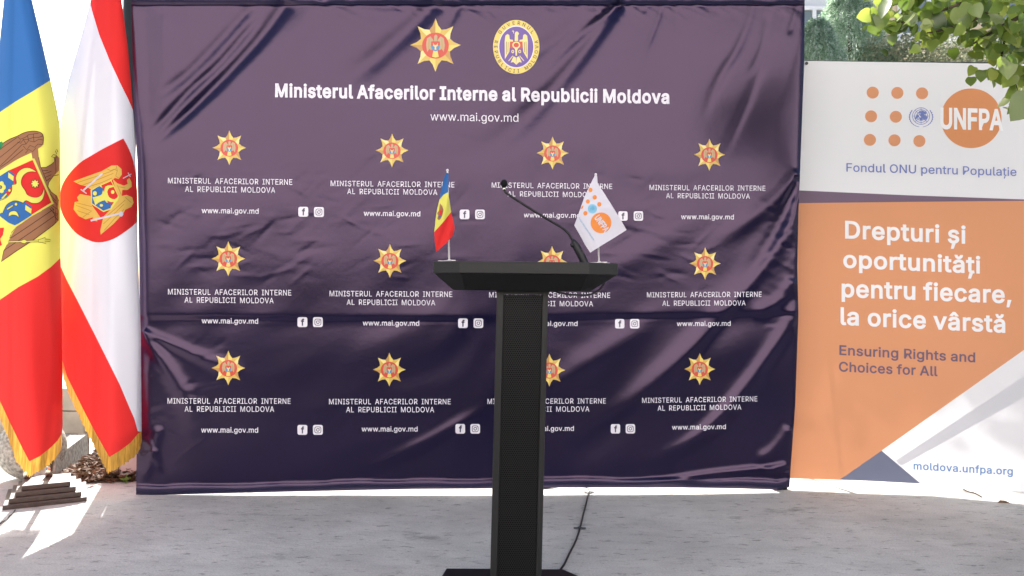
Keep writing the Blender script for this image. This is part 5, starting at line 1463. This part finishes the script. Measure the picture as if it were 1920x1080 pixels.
bm = bmesh.new()
a, b = ground_pt(207, 905), ground_pt(275, 903)
add_box(bm, ((a.x + b.x) / 2 + 0.02, a.y + 0.14, 0.32), ((b.x - a.x), 0.14, 0.64), rz=0.0, rx=-0.06, bev=0.008)
tag(bm_obj('stone_block', bm, M['pinkstone']), 'pale pinkish concrete block standing behind the backdrop\'s left edge', 'block')
wc = ground_pt(236, 906)
wd = empty('weed', tuple(wc), 'little yellow green broad leaved weed at the foot of the pinkish block', 'plant')
V, Fc = [], []
for k in range(7):
    a = random.uniform(0, 6.28); l = random.uniform(0.04, 0.075); up = random.uniform(0.3, 1.0)
    d = Vector((math.cos(a), math.sin(a), up)).normalized(); sd = Vector((-math.sin(a), math.cos(a), 0)) * l * 0.38
    o = Vector((wc.x, wc.y, 0.01)); n = len(V)
    V += [o, o + d * l * 0.5 + sd, o + d * l + Vector((0, 0, -0.01)), o + d * l * 0.5 - sd]
    Fc.append((n, n + 1, n + 2, n + 3))
raw('leaves', V, Fc, M['weed'], wd)
bm = bmesh.new(); add_tube(bm, [wc, wc + Vector((0.005, 0, 0.05))], 0.003, 6)
bm_obj('stem', bm, M['weed'], wd)

pp = P(240, 540, 5.2)
ps = empty('post', (pp.x, pp.y, 0), 'dark slender post visible between the white flag and the backdrop', 'post')
bm = bmesh.new(); add_tube(bm, [(pp.x, pp.y, 0), (pp.x, pp.y, 3.6)], 0.042, 14)
bm_obj('shaft', bm, M['steel_dark'], ps, True)
bm = bmesh.new(); add_tube(bm, [(pp.x, pp.y, 3.6), (pp.x, pp.y, 3.64)], [0.05, 0.03], 14)
bm_obj('cap', bm, M['steel_dark'], ps)

# ================================================================== RIGHT BACKGROUND: building, conifers, hedge
BY = 15.0
bw = empty('apartment_building', (P(1650, 0, BY).x, BY, 0), 'tan and white apartment building behind the trees at upper right', 'building')
X_ = lambda px: float(CAM[0] + (px - 960) / F * BY)
Z_ = lambda py: float(CAM[2] + (546 - py) / F * BY)
bm = bmesh.new()
add_box(bm, ((X_(1622) + X_(2400)) / 2, BY + 3.2, 4.6), (X_(2400) - X_(1622), 6.0, 9.2))
bm_obj('tan_wall', bm, M['bld_tan'], bw)
bm = bmesh.new()
add_box(bm, ((X_(1330) + X_(1622)) / 2, BY + 3.3, 4.6), (X_(1622) - X_(1330), 6.0, 9.2))
bm_obj('white_wall', bm, M['bld_white'], bw)


def window(xa, xb, ya, yb, wall_y, mull):
    za, zb = Z_(yb), Z_(ya)
    bm = bmesh.new()
    add_box(bm, ((X_(xa) + X_(xb)) / 2, wall_y - 0.01, (za + zb) / 2), (X_(xb) - X_(xa), 0.06, zb - za))
    f = bm_obj('window', bm, M['glass'], bw)
    bm = bmesh.new()
    t = 0.07
    for x in (xa, xb) + tuple(mull):
        add_box(bm, (X_(x), wall_y - 0.05, (za + zb) / 2), (t, 0.06, zb - za + t))
    for zz in (za, zb):
        add_box(bm, ((X_(xa) + X_(xb)) / 2, wall_y - 0.053, zz), (X_(xb) - X_(xa) - t, 0.06, t))
    bm_obj('frame', bm, M['pvc'], f)
window(1470, 1569, 9, 150, BY + 0.3, (1500, 1532))
window(1470, 1569, -220, -60, BY + 0.3, (1532,))
window(1690, 1800, -90, 62, BY + 0.2, (1745,))
window(1870, 1960, -90, 62, BY + 0.2, (1915,))
for a, b in ((1662, 1815), (1850, 1980)):
    bm = bmesh.new()
    add_box(bm, ((X_(a) + X_(b)) / 2, BY + 0.08, Z_(78)), (X_(b) - X_(a), 0.3, 0.13), bev=0.01)
    bm_obj('ledge', bm, M['bld_white'], bw)


def spray_tree(name, label, cx, cy, h, rw, mat_, nb, droop, size, group, cat='tree', base=0.0, seed=1):
    rnd = random.Random(seed)
    e = empty(name, (cx, cy, 0), label, cat, group)
    bm = bmesh.new(); add_tube(bm, [(cx, cy, 0), (cx + 0.05, cy, h * 0.5), (cx, cy, h * 0.95)], [0.10, 0.06, 0.012], 9)
    bm_obj('trunk', bm, M['bark'], e, True)
    V, Fc = [], []
    for k in range(nb):
        t = rnd.random() ** 0.8
        z = base + (h - base) * t
        r = rw * (1 - t) ** 0.75 * rnd.uniform(0.35, 1.1) + 0.03
        a = rnd.uniform(0, 6.28)
        o = Vector((cx + r * math.cos(a), cy + r * math.sin(a), z))
        d = Vector((math.cos(a) * rnd.uniform(0.2, 0.9), math.sin(a) * rnd.uniform(0.2, 0.9), rnd.uniform(-1, 1) * 0.5 - droop)).normalized()
        L_ = size * rnd.uniform(0.6, 1.7)
        sd = d.cross(Vector((rnd.uniform(-1, 1), rnd.uniform(-1, 1), rnd.uniform(-0.4, 0.4)))).normalized()
        for q in range(7):
            n = len(V)
            b_ = o + d * L_ * (q / 7) + Vector((0, 0, -droop * 0.25 * L_ * (q / 7) ** 2))
            for sg in (-1, 1):
                ll = size * 0.34 * (1 - q / 9) * rnd.uniform(0.6, 1.2)
                tip = b_ + (d * 0.8 + sd * sg).normalized() * ll
                wv = d.cross(sd) * ll * 0.10 + d * ll * 0.14
                n = len(V)
                V += [b_, b_ + (tip - b_) * 0.5 + wv, tip, b_ + (tip - b_) * 0.5 - wv]
                Fc.append((n, n + 1, n + 2, n + 3))
    raw('foliage', V, Fc, M[mat_], e)
    return e
px_ = lambda px, D: (px - 960) / F * D
spray_tree('conifer_tree', 'feathery grey green conifer just beyond the backdrop\'s upper right corner', px_(1588, 9.0), 9.0, 4.65, 0.95, 'conifer', 5200, 0.9, 0.17, 'conifers behind the banners', base=1.6, seed=3)
spray_tree('conifer_tree', 'shorter dense conifer behind the white banner\'s left corner', px_(1528, 8.4), 8.4, 3.95, 0.9, 'conifer', 4200, 0.9, 0.16, 'conifers behind the banners', base=1.5, seed=4)
# clipped hedge
hg = empty('hedge', (px_(1760, 8.8), 8.8, 0), 'olive green bushy hedge showing above the white banner\'s top edge', 'hedge')
bm = bmesh.new()
for x in (1640, 1720, 1800, 1880):
    xx = px_(x, 8.8)
    add_tube(bm, [(xx, 8.9, 0), (xx + 0.1, 8.9, 1.5), (xx, 8.85, 3.0)], [0.06, 0.045, 0.015], 7)
bm_obj('stem', bm, M['bark'], hg, True)
V, Fc = [], []
rnd = random.Random(5)
for k in range(26000):
    px0 = rnd.uniform(1595, 2010)
    ztop_ = 1.1 + (545 - (86 + 10 * math.sin(px0 / 31.0) + 7 * math.sin(px0 / 12.3))) / F * 8.8
    o = Vector((px_(px0, 8.8), 8.8 + rnd.uniform(-0.5, 0.5), ztop_ - abs(rnd.gauss(0, 0.55))))
    a = rnd.uniform(0, 6.28); l = rnd.uniform(0.02, 0.05)
    d = Vector((math.cos(a), math.sin(a), rnd.uniform(-0.6, 1.0))).normalized() * l
    s_d = d.cross(Vector((rnd.uniform(-1, 1), rnd.uniform(-1, 1), rnd.uniform(-1, 1)))).normalized() * l * 0.35
    n = len(V)
    V += [o, o + d * 0.5 + s_d, o + d, o + d * 0.5 - s_d]; Fc.append((n, n + 1, n + 2, n + 3))
raw('foliage', V, Fc, M['hedge'], hg)

# ================================================================== LINDEN TREE, branch hanging into the picture at upper right
lt = empty('linden_tree', (3.05, 3.55, 0), 'linden tree whose sunlit leafy branch hangs over the white banner\'s right corner', 'tree')
bm = bmesh.new()
add_tube(bm, smooth_path([(3.05, 3.55, 0), (3.03, 3.5, 1.2), (2.98, 3.5, 2.3), (2.85, 3.48, 3.4), (2.7, 3.5, 4.4)], 4), [0.13 - 0.0045 * i for i in range(17)], 14)
bm_obj('trunk', bm, M['bark'], lt, True)
DLn = 3.25
twigs = [
    [(2010, -140), (1930, -60), (1850, -15), (1770, 18), (1700, 40), (1655, 45)],
    [(2010, -140), (1960, -30), (1915, 30), (1885, 75), (1878, 110), (1883, 135)],
    [(1930, -60), (1880, 0), (1830, 35), (1770, 55), (1738, 62)],
    [(1975, -30), (1950, 60), (1940, 120), (1932, 165), (1928, 185)],
    [(1850, -15), (1760, -20), (1690, 5), (1650, 12)],
    [(1915, 30), (1860, 60), (1825, 82)],
    [(2010, -140), (1900, -110), (1780, -90), (1690, -60)]]
bm = bmesh.new()
limb0 = Vector((2.9, 3.48, 3.0))
tw3 = []
for i, t in enumerate(twigs):
    D_ = DLn + 0.12 * math.sin(i * 2.1)
    pts = smooth_path([P(x, y, D_ + 0.05 * math.sin(k * 1.7 + i)) for k, (x, y) in enumerate(t)], 5)
    tw3.append(pts)
    add_tube(bm, pts, [0.008 * (1 - 0.8 * k / len(pts)) + 0.0012 for k in range(len(pts))], 7)
add_tube(bm, smooth_path([limb0, Vector((2.62, 3.4, 2.95)), tw3[0][0]], 5), [0.035 - 0.0022 * k for k in range(11)], 9)
bm_obj('branch', bm, M['bark'], lt, True)


def leaf(V, Fc, o, d, nrm, s, rnd):
    """broad heart-shaped leaf, folded a little along the midrib"""
    d = d.normalized(); sd = d.cross(nrm).normalized(); nrm = sd.cross(d)
    prof = [(0.0, 0.10), (-0.05, 0.30), (0.10, 0.48), (0.35, 0.52), (0.62, 0.40), (0.85, 0.18), (1.0, 0.0)]
    n = len(V); m = len(prof); f = rnd.uniform(0.10, 0.30); c = rnd.uniform(-0.25, 0.25)
    for sg in (-1, 0, 1):
        for (t, w) in prof:
            wob = 1 + rnd.uniform(-0.07, 0.07)
            tt = max(t, 0.0) if sg == 0 else t
            V.append(o + (d * tt + sd * sg * w * wob + nrm * (abs(sg) * w * f + c * tt * tt)) * s)
    for i in range(m - 1):
        Fc.append((n + i, n + m + i, n + m + i + 1, n + i + 1))
        Fc.append((n + m + i, n + 2 * m + i, n + 2 * m + i + 1, n + m + i + 1))
V, Fc = [], []
rnd = random.Random(11)


def put_leaf(pos, s, face=None):
    d = Vector((rnd.uniform(-0.8, 0.6), rnd.uniform(-0.5, 0.5), rnd.uniform(-1.2, -0.1)))
    nrm = Vector((rnd.uniform(-0.7, 0.7), -1 + rnd.uniform(-0.2, 0.9), rnd.uniform(-0.3, 0.9)))
    leaf(V, Fc, pos, d, nrm, s, rnd)
for pts in tw3:
    for k, p_ in enumerate(pts):
        for q in range(4 if k % 2 else 3):
            o = p_ + Vector((rnd.gauss(0, 0.035), rnd.gauss(0, 0.08), rnd.gauss(0.01, 0.028)))
            put_leaf(o, rnd.uniform(0.035, 0.064))
for x, y in [(1652, 15), (1655, 40), (1668, 52), (1672, 10), (1690, 25), (1700, 55), (1712, 60), (1735, 70), (1725, 20), (1745, 40), (1760, 62), (1790, 15), (1800, 45), (1840, 20), (1870, 30), (1815, 75), (1880, 80), (1850, 95), (1905, 60), (1915, 100), (1900, 110), (1918, 20)]:
    put_leaf(P(x + rnd.gauss(0, 4), y + rnd.gauss(0, 4) - 12, DLn + rnd.gauss(0, 0.1)), rnd.uniform(0.05, 0.075))
# the two leaves that hang lowest, in front of the banner
leaf(V, Fc, P(1886, 108, 3.1), Vector((0.05, -0.1, -1)), Vector((0.1, -1, 0.1)), 0.088, rnd)
leaf(V, Fc, P(1888, 105, 3.05), Vector((0.5, -0.1, -0.6)), Vector((0.3, -1, 0.5)), 0.05, rnd)
leaf(V, Fc, P(1932, 182, 3.1), Vector((-0.6, -0.1, -0.7)), Vector((-0.2, -1, 0.2)), 0.115, rnd)
leaf(V, Fc, P(1935, 165, 3.15), Vector((-0.3, 0.1, -1.0)), Vector((0.3, -1, 0.1)), 0.10, rnd)
# the crown above the picture
for k in range(2600):
    a, b_, c_ = rnd.gauss(0, 0.75), rnd.gauss(0, 0.75), rnd.gauss(0, 0.5)
    o = Vector((3.0 + a, 3.5 + b_, 4.3 + c_))
    if o.z < 3.05: continue
    put_leaf(o, rnd.uniform(0.06, 0.10))
raw('leaves', V, Fc, M['linden'], lt, True)
bm = bmesh.new()
for k in range(14):
    a = k * 2.4
    add_tube(bm, smooth_path([(2.8, 3.5, 3.4 + 0.07 * k), (3 + 0.4 * math.cos(a), 3.5 + 0.4 * math.sin(a), 4.0 + 0.05 * k), (3 + 1.0 * math.cos(a), 3.5 + 1.0 * math.sin(a), 4.3 + 0.05 * k)], 3), [0.03 - 0.004 * q for q in range(7)], 7)
bm_obj('limb', bm, M['bark'], lt, True)

# ================================================================== the house across the yard (lights and reflects into the scene)
hb = empty('yard_building', (0, -9.5, 0), 'long pale pink rendered house across the yard, facing the backdrop', 'building')
bm = bmesh.new(); add_box(bm, (0, -12.5, 5.0), (44, 6, 10.0))
bm_obj('wall', bm, M['bld_pink'], hb)
for k in (-5, -4, -3, 3, 4, 5):
    for zz in (1.9, 5.0, 8.0):
        bm = bmesh.new(); add_box(bm, (k * 3.8 + 1.2, -9.5, zz), (1.3, 0.08, 1.5))
        f = bm_obj('window', bm, M['glass'], hb)
        bm = bmesh.new()
        for sx in (-0.66, 0, 0.66): add_box(bm, (k * 3.8 + 1.2 + sx, -9.45, zz), (0.07, 0.06, 1.5))
        for sz in (-0.75, 0.75): add_box(bm, (k * 3.8 + 1.2, -9.447, zz + sz), (1.39, 0.06, 0.07))
        bm_obj('frame', bm, M['pvc'], f)

# unseen dark hedge, added to darken what the backdrop reflects lower down
yh = empty('added_yard_hedge', (0, -8.2, 0), 'long dark hedge added out of view to darken the reflection in the backdrop', 'hedge')
V, Fc = [], []
rnd = random.Random(21)
for k in range(14000):
    o = Vector((rnd.uniform(-20, 20), -8.2 + rnd.uniform(-0.35, 0.4), 1.45 - abs(rnd.gauss(0, 0.6))))
    if o.z < 0.02: continue
    d = Vector((rnd.uniform(-1, 1), rnd.uniform(-1, 1), rnd.uniform(-1, 1))).normalized() * 0.16
    s_d = d.cross(Vector((rnd.uniform(-1, 1), rnd.uniform(-1, 1), rnd.uniform(-1, 1)))).normalized() * 0.07
    n = len(V); V += [o, o + d * 0.5 + s_d, o + d, o + d * 0.5 - s_d]; Fc.append((n, n + 1, n + 2, n + 3))
raw('foliage', V, Fc, M['added_yard_hedge'], yh)
bm = bmesh.new(); add_box(bm, (0, -8.25, 0.6), (40, 0.4, 1.2))
bm_obj('inner_growth', bm, M['added_yard_hedge'], yh)

# unseen tree, added so its crown shades the upper part of the right banner
sh_ = empty('added_shade_tree', (0.9, 9.6, 0), 'tall leafy tree added out of view to shade the right banner', 'tree')
bm = bmesh.new(); add_tube(bm, smooth_path([(0.9, 9.6, 0), (0.88, 9.6, 1.5), (0.95, 9.6, 3.2), (0.9, 9.6, 5.5)], 4), [0.16 - 0.008 * i for i in range(13)], 12)
bm_obj('trunk', bm, M['bark'], sh_, True)
bm = bmesh.new()
for k in range(12):
    a = k * 2.4
    add_tube(bm, smooth_path([(0.9, 9.6, 3.6 + 0.12 * k), (0.9 + 0.6 * math.cos(a), 9.6 + 0.6 * math.sin(a), 4.3 + 0.12 * k), (0.9 + 1.3 * math.cos(a), 9.6 + 1.2 * math.sin(a), 4.8 + 0.12 * k)], 3), [0.05 - 0.006 * q for q in range(7)], 7)
bm_obj('limb', bm, M['bark'], sh_, True)
V, Fc = [], []
rnd = random.Random(31)
for k in range(8000):
    o = Vector((0.9 + rnd.gauss(0, 0.75), 9.6 + rnd.gauss(0, 0.5), 5.0 + rnd.gauss(0, 0.7)))
    if o.z < 4.0 + 0.12 * math.sin(o.x * 5): continue
    put_leaf(o, rnd.uniform(0.10, 0.16))
raw('leaves', V, Fc, M['linden'], sh_, True)
